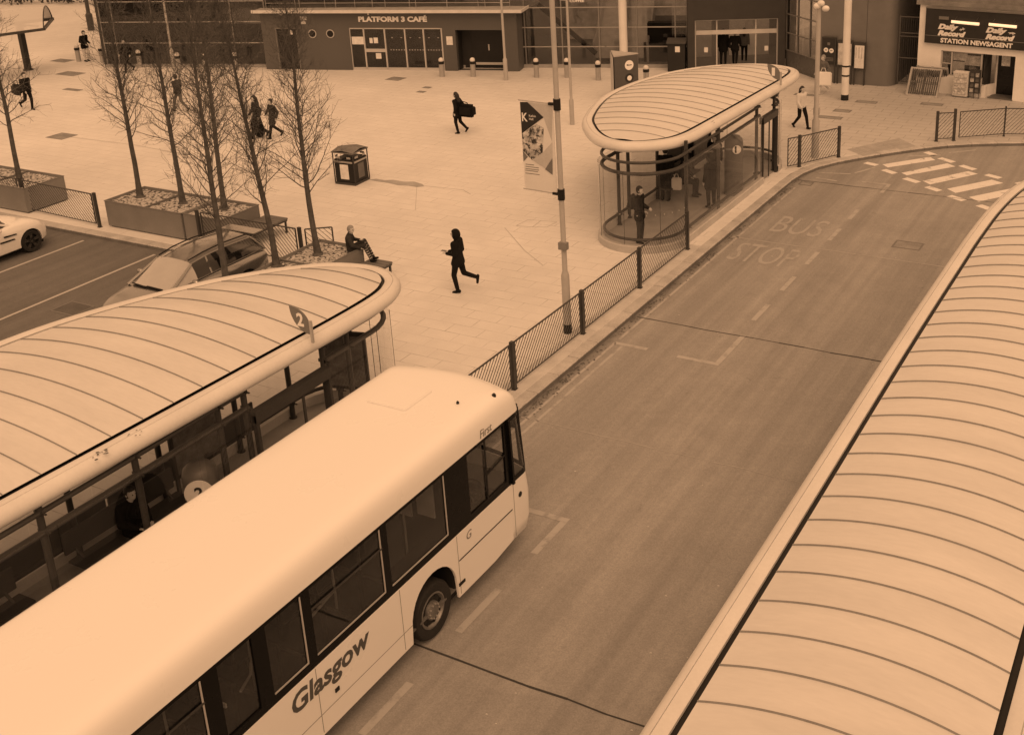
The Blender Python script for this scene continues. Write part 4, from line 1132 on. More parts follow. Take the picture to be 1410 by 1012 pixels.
ln.box(XS-.003,XS-.0005,BY0,11.0,.52,.528).box(XS-.003,XS-.0005,13.86,13.868,.28,1.29)
ln.build('panel_gap', gm, bus)
mk_ = MB().box(XS-.002,XS+.012,12.18,12.34,.40,.45).box(XS-.002,XS+.012,9.28,9.36,.66,.72)
mk_.build('side_marker', BLACK, bus)
ml = MB().tube([(BXc+.75,14.35,2.50),(BXc+.78,14.62,2.46),(BXc+.78,14.66,2.3)],.03,8); ml.box(BXc+.68,BXc+.88,14.62,14.70,1.85,2.3)
ml.build('mirror', M('mirror black', .02, .35), bus, bevel=.02)
MB().lathe((BXc+1.236,14.06,.98),[(.001,.012),(.05,.012),(.05,-.01)],12,axis='X').build('headlight', BLACK, bus)

# ------------------------------------------------------------------ cars
def boolean_cut(o, cutters):
    for c in cutters:
        m = o.modifiers.new('cut','BOOLEAN'); m.operation = 'DIFFERENCE'; m.object = c; m.solver = 'EXACT'
    dg = bpy.context.evaluated_depsgraph_get(); dg.update()
    me = bpy.data.meshes.new_from_object(o.evaluated_get(dg)); o.modifiers.clear(); o.data = me
    for c in cutters: bpy.data.objects.remove(c)
def car(name, label, loc, rz, L, W, st, gh, wheels, wr, paint, rimm_, roofm=None, bars=False, screen=None):
    """front towards local +Y; st: lower body stations (y, half width, sill z, belt z); gh: greenhouse (y, base hw, top hw, top z, base z)"""
    t = thing(name, label, 'car', loc, rz)
    lo = MB(); rows = []
    for (y, w_, z0, zb) in st:
        prof = [(w_*.86,z0),(w_*.97,z0+.06),(w_*.985,z0+.2*(zb-z0)),(w_*1.0,z0+.52*(zb-z0)),(w_*.985,z0+.74*(zb-z0)),(w_*.94,z0+.92*(zb-z0)),(w_*.86,zb-.005),(w_*.55,zb+.025),(0,zb+.035)]
        row = [(x,y,z) for x, z in prof]+[(-x,y,z) for x, z in prof[::-1][1:]]
        rows.append(row)
    lo.grid(rows); k = len(rows[0])
    lo.add(rows[0],[tuple(range(k))]); lo.add(rows[-1],[tuple(reversed(range(k)))])
    for a, b in zip(rows[:-1], rows[1:]): lo.quad(a[0],b[0],b[-1],a[-1])
    body = lo.build('body', paint, t, smooth=40, local=True)
    bm = bmesh.new(); bm.from_mesh(body.data); bmesh.ops.remove_doubles(bm, verts=bm.verts, dist=.0005); bmesh.ops.recalc_face_normals(bm, faces=bm.faces); bm.to_mesh(body.data); bm.free()
    cut = []
    for wy in wheels:
        c = MB().cyl((-W,wy,wr+.015),(W,wy,wr+.015),wr*1.13,n=32).build('cut', paint, None)
        c.parent = t; cut.append(c)
    boolean_cut(body, cut)
    for p in body.data.polygons: p.use_smooth = True
    body.data.set_sharp_from_angle(angle=radians(38))
    MB().box(-W/2+.16,W/2-.16,st[0][0]+.3,st[-1][0]-.3,.16,.62).build('chassis', BLACK, t, local=True)
    def ring(y, bw_, tw, zt, zb): return [(bw_,y,zb),(bw_*.55+tw*.45,y,zb+(zt-zb)*.5),(tw*1.0,y,zt-.05),(tw*.86,y,zt-.005),(tw*.45,y,zt+.022),(0,y,zt+.03)]
    full = []
    for g in gh:
        r = ring(*g); full.append(r+[(-x,y,z) for x,y,z in r[::-1][1:]])
    n = len(full)
    glz = MB(); glz.grid(full[:2]); ws = MB().grid(full[-2:]); ws.build('windscreen', screen or GL_CAR, t, smooth=50, local=True)
    for a, b in zip(full[1:-2], full[2:-1]):
        glz.quad(a[0],b[0],b[1],a[1]); glz.quad(a[1],b[1],b[2],a[2]); glz.quad(a[-1],b[-1],b[-2],a[-2]); glz.quad(a[-2],b[-2],b[-3],a[-3])
    glz.build('window', GL_CAR, t, smooth=50, local=True)
    rf = MB(); rf.grid([r[2:9] for r in full[1:-1]]); rf.build('roof', roofm or paint, t, smooth=50, local=True)
    pm = MB()
    for s_ in (0,-1):
        i0, i1, i2 = (0,1,2) if s_ == 0 else (-1,-2,-3)
        for a, b in ((full[0],full[1]),(full[-1],full[-2])): pm.tube([Vector(a[i0]),Vector(a[i0]).lerp(Vector(b[i2]),.5),Vector(b[i2])],.035,6)
        mid = full[n//2]; pm.bar(mid[i0],mid[i2],.05,.02)
        pm.tube([Vector(r[i0])+Vector((0,0,.01)) for r in full],.016,5)
    pm.build('pillar', paint, t, smooth=50, local=True)
    for a_, r_ in ((full[0],'rear'),(full[-1],'front')): pass
    MB().box(-W/2+.3,W/2-.3,gh[1][0]+.1,gh[-2][0]-.2,.5,.9).build('seat', M('car seat', .02, .8), t, bevel=.05, local=True)
    if bars:
        bb_ = MB()
        for s_ in (-1,1): bb_.tube([(s_*gh[i][2]*.86,gh[i][0],gh[i][3]+.045) for i in range(1,n-1)],.018,6)
        bb_.build('roof_bar', BLACK, t, smooth=40, local=True)
    for sx in (-1,1):
        for wy in wheels:
            x = sx*(W/2-.10)
            w_ = MB().lathe((x,wy,wr),[(wr*.68,-.12*sx),(wr*.97,-.12*sx),(wr,-.09*sx),(wr,.06*sx),(wr*.95,.085*sx),(wr*.74,.08*sx),(wr*.72,-.02*sx)],32,axis='X').build('wheel', TYRE, t, smooth=40, local=True)
            sp = MB(); sp.lathe((x,wy,wr),[(wr*.73,-.03*sx),(wr*.73,.075*sx),(wr*.69,.075*sx),(wr*.67,-.03*sx)],28,axis='X')
            for i in range(5):
                for da in (-.13,.13):
                    a = 2*pi*i/5+.3; c0 = Vector((x+sx*.06,wy,wr)); d = Vector((0,cos(a+da),sin(a+da)))
                    sp.bar(c0+Vector((0,cos(a),sin(a)))*wr*.1,c0+d*wr*.68,.035,.03,up=(1,0,0))
            sp.lathe((x,wy,wr),[(wr*.17,.03*sx),(wr*.17,.07*sx),(.001,.075*sx)],14,axis='X')
            sp.build('rim', rimm_, w_, local=True)
            MB().lathe((x,wy,wr),[(wr*.66,-.03*sx),(.001,-.03*sx)],24,axis='X').build('brake_disc', M('brake dark', .02, .6), w_, local=True)
        f = st[-1]; r_ = st[0]
        X_ = Matrix.Translation((sx*f[1]*.80,f[0]-.22,f[3]-.10))
        MB(X_).ball((0,0,0),.12,12,(1.1,1.4,.55)).build('headlight', M('headlamp lens', .5, .15), t, smooth=60, local=True)
        MB().box(sx*r_[1]*.8-.12,sx*r_[1]*.8+.12,r_[0]-.01,r_[0]+.05,r_[3]-.22,r_[3]-.05).build('tail_light', M('tail lamp', .08, .2), t, bevel=.01, local=True)
        mi = gh[-2]; MB().ball((sx*(W/2+.09),gh[-1][0]-.62,gh[-1][4]+.09),.11,10,(1,.6,.75)).bar((sx*(W/2-.08),gh[-1][0]-.62,gh[-1][4]+.04),(sx*(W/2+.05),gh[-1][0]-.62,gh[-1][4]+.07),.04).build('mirror', paint, t, smooth=60, local=True)
    return t
CARW = M('white car paint', .80, .22, var=.02, scale=.6, fine=80, bmp=0, coat=.7)
CARS = M('silver car paint', .36, .24, metal=.9, var=.03, scale=.6, fine=120, bmp=.02, coat=.7)
c1 = car('parked_car', 'white coupe at the left edge of the photo, nose to the planter kerb', (-31.62,19.2,RZ), 0, 4.3, 1.78,
    [(-2.1,.66,.34,.78),(-1.95,.80,.24,.92),(-1.4,.875,.19,.97),(-.4,.87,.18,.95),(.5,.875,.18,.94),(1.0,.885,.19,.985),(1.45,.885,.20,.945),(1.8,.84,.22,.865),(2.0,.76,.24,.77),(2.13,.62,.27,.65),(2.19,.45,.30,.55)],
    [(-1.7,.66,.55,1.0,.95),(-.9,.72,.56,1.27,.97),(-.2,.74,.57,1.31,.96),(.25,.74,.55,1.27,.955),(1.0,.72,.58,.98,.93)], (-1.28,1.42), .335, CARW, DRIM)
for s_ in (-1,1):
    for k in range(2): MB().bar((s_*.25,.95-k*.22,1.035),(s_*.62,.75-k*.2,1.015),.035,.02).build('bonnet_vent', BLACK, c1, local=True)
    MB().slab([(s_*.893,.55,.72),(s_*.893,.98,.70),(s_*.893,.95,.74),(s_*.893,.55,.77)],(s_*.006,0,0)).build('side_vent', BLACK, c1, local=True)
    MB().slab([(s_*.893,.4,.58),(s_*.893,.9,.57),(s_*.893,.86,.61),(s_*.893,.4,.63)],(s_*.006,0,0)).build('side_vent', BLACK, c1, local=True)
c2 = car('parked_car', 'silver hatchback with dark windows parked behind the second shelter roof', (-23.02,19.3,RZ), pi, 4.4, 1.8,
    [(-2.42,.70,.32,.85),(-2.3,.82,.24,.98),(-1.8,.88,.20,1.02),(-.8,.895,.18,1.01),(.2,.895,.18,.99),(.8,.89,.18,.97),(1.2,.885,.19,.93),(1.6,.86,.20,.86),(1.85,.80,.22,.78),(2.0,.70,.25,.68),(2.08,.55,.28,.58)],
    [(-2.32,.74,.58,1.22,1.0),(-1.98,.77,.60,1.46,1.02),(-1.0,.78,.62,1.52,1.01),(-.35,.78,.62,1.50,1.0),(.12,.78,.60,1.44,.99),(1.02,.76,.62,1.0,.965)], (-1.45,1.35), .33, CARS, RIM, bars=True, roofm=M('car glass roof', .16, .08, var=.1, bmp=0, coat=1), screen=M('pale windscreen', .42, .10, var=.06, bmp=0, coat=1))  # windscreen is an opaque pale sheet with a glossy coat
MB().box(-.62,.62,-2.48,-2.10,1.445,1.475).build('spoiler', CARS, c2, bevel=.012, local=True)
MB().bar((-.5,1.03,1.02),(.05,1.02,1.03),.03,.02).bar((.05,1.05,1.015),(.6,1.0,1.025),.03,.02).build('wiper', BLACK, c2, local=True)
# ------------------------------------------------------------------ station front
def axes(o, deg):
    a = radians(deg); u = Vector((cos(a),sin(a),0)); n = Vector((sin(a),-cos(a),0))
    return frame((o[0],o[1],0), u, -n, (0,0,1)), u, n       # local: x along, y inwards, z up
def facing(X, u, y, z): return X @ frame((u,y,z),(1,0,0),(0,0,1),(0,-1,0))   # text plane facing outwards
INW = M('station back wall', .30, .6, var=.3, scale=.5); INC = M('station ceiling', .10, .6); INS = M('station floor', .22, .4, var=.1)
X, u_, n_ = axes((-30.1,48.37), 18.5)
t = st = thing('station_building', 'large glazed station hall behind the café and the white column', 'building', (-30.1,48.37,0))
HT = 7.0
cols_r = [-.17+1.86*k for k in range(5)]+[7.85]
cols_l = [-22.9,-22.2,-19.98,-17.77,-15.56,-13.7]
cols_m = [-13.7+ (13.53/7)*k for k in range(8)]
allc = cols_l[:-1]+cols_m[:-1]+cols_r
mull = MB(X); tran = MB(X)
for c in allc: mull.box(c-.03,c+.03,-.03,.09,.14,HT)
for zs, a, b in (((.14,1.27,2.36,3.41,4.5,5.6,6.7),-22.9,-13.7),((.14,1.03,1.98,2.95,3.95,4.95,5.95,6.9),-13.7,7.85)):
    for z in zs: tran.box(a,b,-.04,.06,z-.022,z+.022)
tran.build('transom', M('transom trim', .38, .35, metal=.4), st); mull.build('mullion', M('mullion trim', .24, .35, metal=.4), st)
for a, b in zip(allc[:-1], allc[1:]):
    MB(X).box(a+.03,b-.03,.01,.025,.14,HT).build('glass_pane', GL_ST, st)
MB(X).box(-23,7.85,-.12,.10,0,.135).build('base_kerb', M('station kerb', .30, .7), st)
MB(X).box(-23,13,.2,9,.005,.03).build('floor', INS, st)
MB(X).box(-23,13,8.6,8.8,.03,HT).build('back_wall', INW, st)
MB(X).box(-23.1,-22.95,.0,9,0,HT).build('side_wall', DARKWALL, st); MB(X).box(12.5,12.7,2,9,0,HT).build('side_wall', DARKWALL, st)
MB(X).box(-23.3,-1.5,-.3,9.2,HT,HT+.3).build('roof', DARKWALL, st)
MB(X).box(-1.5,13,-.3,9.2,HT+.1,HT+.13).build('added_roof_light', GL_CLR, st)  # unseen part of the roof, glazed to bring daylight into the hall
q_ = MB(X)
for k in range(9): q_.box(-1.5+k*1.8,-1.42+k*1.8,-.3,9.2,HT,HT+.1)
q_.build('roof_beam', DARKWALL, st)
MB(X).box(-23,-1.5,3.0,9,3.35,3.6).build('upper_floor', INC, st)
es = MB(X)
for a in (3.0,4.35,5.7):
    es.slab([(a,1.4,.03),(a,6.5,3.6),(a,6.5,4.5),(a,1.8,1.25),(a,1.1,1.05),(a,1.1,.03)],(.12,0,0))
    es.tube([(a+.06,1.05,.9),(a+.06,1.15,1.12),(a+.06,1.9,1.32),(a+.06,6.6,4.6)],.05,6)
for a in (3.12,4.47):
    es.slab([(a,1.4,.03),(a,6.5,3.3),(a,6.5,3.5),(a,1.3,.2)],(1.23,0,0))
es.build('escalator', M('escalator panel', .5, .35, metal=.4, var=.15), st)
ds = MB(X)
ds.bar((.4,.7,3.0),(3.2,.9,.5),.14,.22).bar((-15.2,.9,.9),(-13.4,.9,3.1),.12,.2).bar((-14.6,1.6,.1),(-13.6,1.5,2.4),.06)
ds.build('stair_brace', M('stair brace', .03, .5), st)
pn = MB(X).box(.6,2.6,6.5,6.6,.2,3.2).box(5.6,7.6,5.0,5.1,1.7,3.2).box(-19,-16,5,5.1,1.4,2.8)
pn.build('inner_panel', M('inner panel', .6, .6, var=.3, scale=1.5), st)
kb = MB(X).box(5.55,7.7,1.2,1.3,.03,1.0).box(5.7,7.6,1.6,2.2,.03,1.9)
kb.build('kiosk_counter', BLACK, st)
text('sign_lettering', 'COFFEE', .2, SIGNW, st, facing(X,2.14,-.03,3.20), width=.72, height=.13, depth=.004, bold=.006)

# portal
Xp, up_, np_ = axes((-22.1,50.4), 26)
pw = MB(Xp)
pw.box(-.32,.03,-.25,.6,0,4.4).box(3.98,4.3,-.25,.6,0,4.4).box(.03,3.98,-.25,.6,2.42,4.4)
po = thing('entrance_portal', 'dark framed station entrance with sliding doors and people walking in', 'entrance', (-22.1,50.4,0))
pw.build('portal_wall', DARKWALL, po, bevel=.01)
fr = MB(Xp)
for a in (.03,1.05,2.90,3.92): fr.box(a,a+.06,-.02,.05,0,2.42)
fr.box(.09,3.92,-.02,.05,2.36,2.42); fr.build('door_frame', TRIM, po)
MB(Xp).box(.09,3.92,-.05,.08,1.70,1.90).build('door_header', M('door header', .50, .45), po)
for a, b in ((.09,1.05),(1.11,2.90),(2.96,3.92)): MB(Xp).box(a,b,.01,.02,1.90,2.36).build('transom_pane', GL_ST, po)
for a, b in ((.09,1.05),(2.96,3.92)):
    d = MB(Xp).box(a,b,.01,.02,.02,1.70).build('door', GL_ST, po)
    MB(Xp).box((a+b)/2-.09,(a+b)/2+.09,.0,.008,.85,1.08).build('door_notice', PAPER, d)
MB(Xp).box(.03,3.98,.05,6,.004,.02).build('lobby_floor', M('lobby floor', .72, .5), po)
MB(Xp).box(1.9,3.9,3.2,3.3,.02,2.6).box(.1,1.0,3.0,3.1,.02,2.6).build('lobby_wall', M('lobby wall', .75, .6), po)

# glass link and bronze block
Xg, ug, ng = axes((-18.15,52.25), -41)
gk = thing('glass_link', 'glazed wall panel between the station entrance and the poster boards', 'wall', (-18.15,52.25,0))
MB(Xg).box(0,3.3,0,.02,.9,5).build('glass_pane', GL_ST, gk)
MB(Xg).box(0,3.3,.0,.08,0,.88).build('base_panel', M('link base panel', .10, .25), gk)
q = MB(Xg)
for z in (.9,1.72,2.6,3.5,4.4): q.box(0,3.3,-.03,.05,z-.02,z+.02)
for a in (0.03,1.1,2.2,3.27): q.box(a-.025,a+.025,-.035,.05,.9,5)
q.build('mullion', M('mullion trim', .24), gk)
MB(Xg).box(0,3.3,2.5,2.6,0,5).build('inner_wall', M('link inner wall', .22, .6, var=.4, scale=.8), gk)
blk = thing('bronze_block', 'tall rounded bronze clad block behind the poster boards', 'wall', (-14,51,0))
P = [(-15.75,49.95)]+[(-12.95+.55*sin(a), 50.50-.55*cos(a)) for a in [pi/2*i/8 for i in range(9)]]+[(-12.4,57),(-15.75,57)]
MB().prism(P,0,7).build('cladding', COLUMN, blk, smooth=30)
sl_ = MB()
for x in (-14.7,-13.65): sl_.box(x-.006,x+.006,49.94,49.955,0,7)
sl_.build('cladding_joint', M('cladding joint', .05), blk)
Xb, ub, nb_ = axes((-13.6,49.74), -1)
for i, (a, b, z0, z1, lab) in enumerate(((-2.02,-1.36,.84,2.08,'dark poster case with two white round pictograms'),(-1.30,-.60,.82,1.98,'poster case with a pale poster, half behind the banded column'),(-.54,-.02,.72,1.93,'poster case with a pale timetable nearest the bronze corner'))):
    k = thing('poster_case', lab, 'notice board', tuple(Xb @ Vector(((a+b)/2,0,0))), radians(-1), 'poster cases on the bronze wall')
    MB(Xb).box(a,b,0,.10,z0,z1).build('case', DARKP, k, bevel=.01)
    if i == 0:
        MB(Xb).box(a+.05,b-.05,-.006,-.001,z0+.05,z1-.05).build('poster', SIGND, k)
        for cx_, cz in ((a+.21,z0+.66),(a+.46,z0+.64)):
            MB(Xb @ frame((cx_,-.008,cz),(1,0,0),(0,0,1),(0,-1,0))).lathe((0,0,0),[(.105,0),(.105,.004)],20).build('pictogram_disc', SIGNW, k)
            MB(Xb).box(cx_-.05,cx_+.05,-.016,-.0125,cz-.015,cz+.015).build('pictogram', SIGND, k)
        MB(Xb).box(a+.27,a+.39,-.012,-.007,z0+.88,z0+1.0).build('pictogram_disc', SIGNM, k)
        for z in (.30,.24,.18): MB(Xb).box(a+.1,b-.1,-.012,-.007,z0+z,z0+z+.025).build('text_line', SIGNM, k)
    else:
        MB(Xb).box(a+.05,b-.05,-.006,-.001,z0+.06,z1-.14).build('poster', PAPER if i == 2 else M('pale poster', .55, .6, var=.3, scale=3, bmp=0), k)
        if i == 1: MB(Xb).box(a+.30,b-.14,-.010,-.0065,z0+.5,z1-.35).build('picture', MIDG, k)
        else:
            for q_ in range(3): MB(Xb).box(a+.10+q_*.13,a+.115+q_*.13,-.010,-.0065,z0+.5,z1-.22).build('text_line', SIGNM, k)
    for e in (a+.04,b-.04): MB(Xb).box(e-.025,e+.025,.02,.08,0,z0).build('leg', DARKP, k)

# café
Xc, uc, nc = axes((-30.09,47.32), 16.6)
cf = thing('cafe_building', 'low dark café building with white PLATFORM 3 CAFÉ lettering', 'building', (-36.2,45.4,0), 0)
W_ = MB(Xc)
def wall(a, b, z0, z1): W_.box(a,b,0,.22,z0,z1)
HC = 2.98
wall(-13.4,-12.67,0,HC); wall(-12.67,-11.47,2.13,HC); wall(-11.47,-8.68,0,HC); wall(-8.68,-3.80,2.13,HC); wall(-3.80,-3.14,0,HC); wall(-3.14,-.66,2.03,HC); wall(-.66,0,0,HC)
W_.box(-13.4,-13.2,.22,3.2,0,HC).box(-.2,0,.22,3.2,0,HC)
W_.build('wall', CAFE, cf)
MB(Xc).box(-13.62,.34,-.36,3.2,HC,HC+.05).build('roof', M('cafe roof', .36, .7, var=.15), cf)
MB(Xc).box(-13.64,.36,-.40,-.36,HC-.06,HC+.09).box(.34,.38,-.36,3.2,HC-.06,HC+.09).build('roof_edge', M('roof edge trim', .60, .45), cf)
MB(Xc).box(-13.2,-3.2,.50,.55,0,HC).box(-13.2,-.2,.22,.5,0.003,.02).build('interior', M('cafe interior', .05, .7, var=.4), cf)
d = MB(Xc).box(-12.6,-11.54,.10,.14,.03,2.08).build('door', M('dark door', .022, .3, var=.3), cf)
MB(Xc).box(-12.67,-12.6,-.01,.2,0,2.13).box(-11.54,-11.47,-.01,.2,0,2.13).box(-12.6,-11.54,-.01,.2,2.07,2.13).build('door_frame', M('cafe frame', .20, .4, metal=.3), cf)
MB(Xc).box(-11.98,-11.78,.085,.098,1.78,2.0).build('notice', PAPER, cf)
for c in (-10.65,-9.69):
    w__ = MB(Xc @ frame((c,-.012,1.84),(1,0,0),(0,0,1),(0,-1,0))).lathe((0,0,0),[(.17,0),(.215,.005),(.215,.02),(.17,.02)],28).build('porthole_frame', TRIM, cf, smooth=30)
    MB(Xc @ frame((c,-.012,1.84),(1,0,0),(0,0,1),(0,-1,0))).lathe((0,0,.022),[(.172,0),(.172,.006)],28).build('porthole_glass', M('porthole dark glass', .012, .1, bmp=0), cf)
g = MB(Xc)
for a in (-8.68,-7.93,-6.83,-5.77,-4.80,-3.86): g.box(a-.035,a+.035,.02,.12,0.04,2.13)
g.box(-8.68,-3.8,.02,.12,2.07,2.13).box(-8.68,-3.8,.02,.12,.0,.14).box(-7.9,-6.86,.02,.12,.92,1.08)
g.build('window_frame', TRIM, cf)
for a, b in ((-8.64,-7.97),(-7.9,-6.87),(-6.8,-5.81),(-5.73,-4.84),(-4.76,-3.9)): MB(Xc).box(a,b,.06,.07,.14,2.07).build('window', GL_ST, cf)
for a, b, z0, z1 in ((-8.6,-7.98,1.30,1.68),(-7.66,-7.50,1.36,1.62),(-7.44,-7.22,1.36,1.64),(-7.40,-7.12,.58,.86),(-3.62,-3.30,1.30,1.72)):
    MB(Xc).box(a,b,-.012 if a > -3.7 else .045,-.002 if a > -3.7 else .055,z0,z1).build('notice', PAPER, cf)
mm = MB(Xc)
for i in range(20):
    a = -6.6+i*.14
    if i % 7 != 6: mm.box(a,a+.06,.052,.058,1.0,1.06)
for i in range(6): mm.box(-6.5+i*.48,-6.42+i*.48,.052,.058,1.62,1.66)
mm.build('window_marking', M('window marking', .30, .5), cf)
MB(Xc).box(-3.14,-3.10,.22,.86,0,2.03).box(-.70,-.66,.22,.86,0,2.03).box(-3.1,-.70,.78,.86,0,2.03).box(-3.14,-.66,.22,.86,2.03,2.10).build('recess_wall', M('recess wall', .025, .6), cf)
rd = MB(Xc).box(-2.6,-.75,.72,.775,.03,1.95).build('recess_door', M('recess door', .015, .4), cf)
MB(Xc).box(-1.72,-1.66,.69,.718,.9,1.2).box(-2.4,-.9,.68,.717,.18,.30).build('handle', TRIM, rd)
text('sign_lettering', 'PLATFORM 3 CAFÉ', .3, SIGNW, cf, facing(Xc,-8.12,-.004,2.43), width=3.58, height=.33, depth=.012, bold=.014)
MB(Xc).slab([(-12.34,-.01,2.98),(-12.10,-.01,2.98),(-12.14,-.01,2.80),(-12.22,-.01,2.73),(-12.30,-.01,2.80)],(0,.008,0)).build('sign_plate', SIGNW, cf)
MB(Xc).box(-12.27,-12.17,-.016,-.0105,2.82,2.92).build('sign_mark', SIGNM, cf)
MB(Xc).box(-11.22,-10.86,-.012,-.002,2.52,2.70).box(-11.20,-10.96,-.012,-.002,2.32,2.48).build('sign_plate', PAPER, cf)
rw = MB(Xc)
for k in range(9): rw.tube([(-13.2+k*1.6,.4,HC+.05),(-13.2+k*1.6,.4,HC+.55)],.015,5)
rw.tube([(-13.2,.4,HC+.32),(-.4,.4,HC+.32)],.014,5)
rw.build('roof_rail', STEEL, cf, smooth=40)
for a in (-7.55,): MB(Xc).box(a-.03,a+.03,-.10,0,2.78,2.86).build('camera', PAPER, cf)

# newsagent
Xn, un_, nn_ = axes((-11.2,49.65), -8)
nw = thing('newsagent_shop', 'white newsagent shop with dark sign and two lit strip lamps above it', 'shop', (-9,49.4,0))
W_ = MB(Xn)
def wall(a, b, z0, z1): W_.box(a,b,0,.25,z0,z1)
HN = 3.72
wall(-.12,.90,0,HN); wall(.90,2.66,0,.78); wall(.90,4.03,1.84,HN); wall(4.03,9.0,0,HN); W_.box(-.12,.10,.25,6,0,HN).box(2.66,2.90,0,.25,0,.5)
W_.slab([(2.66,0,0),(2.72,0,0),(3.07,.75,0),(3.0,.75,0)],(0,0,.5))
W_.build('wall', RENDER, nw)
MB(Xn).box(-.25,9.2,-.12,6,HN,HN+.18).box(-.12,9.0,.02,6,HN+.18,7).build('upper_storey', STONE, nw)
MB(Xn).box(.2,9,-.16,0,2.14,3.62).build('sign_board', SIGND, nw)
MB(Xn).box(.2,9,-.17,-.16,2.455,2.475).box(.2,9,-.19,-.16,3.60,3.66).build('sign_trim', SIGNM, nw)
for a in (.76,2.78):
    text('sign_lettering', 'Daily\nRecord', .3, SIGNW, nw, facing(Xn,a,-.165,2.49), width=1.2, height=.50, depth=.006, shear=.3, bold=.022)
    e = MB(Xn)
    for q_ in range(7): e.bar((a+.92+random.uniform(0,.2),-.17,2.75+random.uniform(0,.1)),(a+1.0+random.uniform(0,.2),-.17,2.80+random.uniform(0,.14)),.03,.02)
    e.build('emblem', SIGNW, nw)
text('sign_lettering', 'STATION NEWSAGENT', .3, SIGNW, nw, facing(Xn,.90,-.165,2.20), width=3.02, height=.20, depth=.006, bold=.012)
MB(Xn).box(.78,1.2,-.175,-.16,3.17,3.30).build('sign_plate', SIGNM, nw)
LM = lamp_mat('lit strip lamp', 1.0)
for a, b in ((1.40,2.58),(2.96,4.10)):
    f_ = MB(Xn)
    for q_ in (a+.15,b-.15): f_.bar((q_,-.16,3.34),(q_,-.42,3.22),.025)
    f_.box(a,b,-.46,-.38,3.20,3.24); f_.build('lamp_bracket', DARKP, nw)
    MB(Xn).cyl((a+.02,-.42,3.165),(b-.02,-.42,3.14),.07,n=10).build('strip_lamp', LM, nw, smooth=50)
f_ = MB(Xn)
for a in (.93,1.36,2.63): f_.box(a-.03,a+.03,.06,.14,.78,1.84)
f_.box(.9,2.66,.06,.14,.78,.83).box(.9,2.66,.06,.14,1.80,1.84).box(.9,1.36,.06,.14,1.28,1.32)
f_.build('window_frame', M('shop frame', .45, .5), nw)
MB(Xn).box(.96,2.6,.09,.10,.83,1.80).build('window', GL_CLR, nw)
for i, (a, b, z0, z1, mt) in enumerate(((.98,1.32,1.34,1.78,'d'),(1.02,1.18,.9,1.26,'w'),(1.4,2.0,1.45,1.78,'p'),(1.9,2.6,1.28,1.7,'p'),(1.38,1.9,.9,1.4,'w'),(2.1,2.58,.86,1.24,'d'))):
    MB(Xn).box(a,b,.115+i*.006,.119+i*.006,z0,z1).build('window_poster', {'d':M('dim poster', .25, .6, var=.6, scale=6, fine=20, bmp=0),'w':PAPER,'p':M('mixed poster', .72, .6, var=.35, scale=6, fine=20, bmp=0)}[mt], nw)
MB(Xn).box(.95,2.66,.5,.6,.3,1.84).box(2.9,9,1.2,1.3,0,3).box(2.66,2.7,.3,1.2,0,1.84).build('shop_interior', M('shop interior', .12, .7, var=.4, scale=2), nw)
MB(Xn).add([(2.70,0,.5),(3.05,.72,.5),(3.05,.72,1.84),(2.70,0,1.84)],[(0,1,2,3)]).build('side_window', GL_ST, nw)
MB(Xn).box(3.0,3.10,.74,.84,0,1.84).build('door_frame', RENDER, nw)
MB(Xn).box(3.10,4.03,.80,.86,0,1.84).build('door', M('shop door dark', .012, .3, var=.2), nw)
MB(Xn).box(3.24,3.60,.782,.798,1.25,1.78).build('door_poster', M('mixed poster', .4), nw)
MB(Xn).box(3.0,4.05,-.02,.80,0.002,.03).build('threshold', M('threshold', .12, .7), nw)
k = thing('newspaper_stand', 'white newspaper stand with papers standing before the shop window', 'stand', tuple(Xn @ Vector((1.95,-.25,0))), radians(-8))
MB().box(-.32,.32,-.18,.18,.05,1.08).build('body', PALE, k, bevel=.02, local=True)
for r_ in range(4):
    MB().slab([(-.28,-.19,.16+r_*.23),(.28,-.19,.16+r_*.23),(.28,-.185,.34+r_*.23),(-.28,-.185,.34+r_*.23)],(0,-.025,0)).build('newspaper', M('newsprint', .48, .8, var=.55, scale=9, fine=30, bmp=0), k, local=True)
MB().box(-.3,.3,-.17,.17,0,.05).build('foot', MIDG, k, local=True)
k = thing('magazine_rack', 'dark wire rack of magazines right of the newspaper stand', 'rack', tuple(Xn @ Vector((2.52,-.22,0))), radians(-8))
rk = MB()
for a in (-.21,0,.21): rk.box(a-.012,a+.012,-.12,-.09,0,1.2)
for r_ in range(5): rk.box(-.22,.22,-.13,.0,.22+r_*.22,.24+r_*.22)
rk.box(-.22,.22,.0,.03,.2,1.2).build('rack_frame', DARKP, k, local=True)
for r_ in range(4):
    for c_ in (-.11,.10): MB().box(c_-.075,c_+.075,-.085,-.07,.25+r_*.22,.42+r_*.22).build('magazine', MIDG if (r_+int(c_>0))%2 else M('newsprint', .48), k, local=True)
def crate_panel(label, X0, name='slatted_pallet'):
    k = thing(name, label, 'pallet', tuple(X0 @ Vector((0,0,0))), 0, 'slatted pallets leaning together beside the shop')
    f_ = MB(X0)
    for a in (-.62,0,.62): f_.box(a-.05,a+.05,-.05,.05,0,1.25)
    for z in (.03,.62,1.2): f_.box(-.66,.66,-.03,.03,z-.05,z+.05)
    f_.build('frame', M('pallet timber', .36, .8, var=.25, fine=25), k)
    s_ = MB(X0)
    for i in range(7):
        a = -.55+i*.09
        s_.box(a-.025,a+.025,-.065,-.045,.08,1.18); s_.box(a+.60-.025,a+.60+.025,-.065,-.045,.08,1.18)
    s_.build('slats', M('pallet slats', .08, .8, var=.4, fine=25), k)
pA = at(1266,134); base_ = Vector((pA.x+.05,pA.y+.1,0))
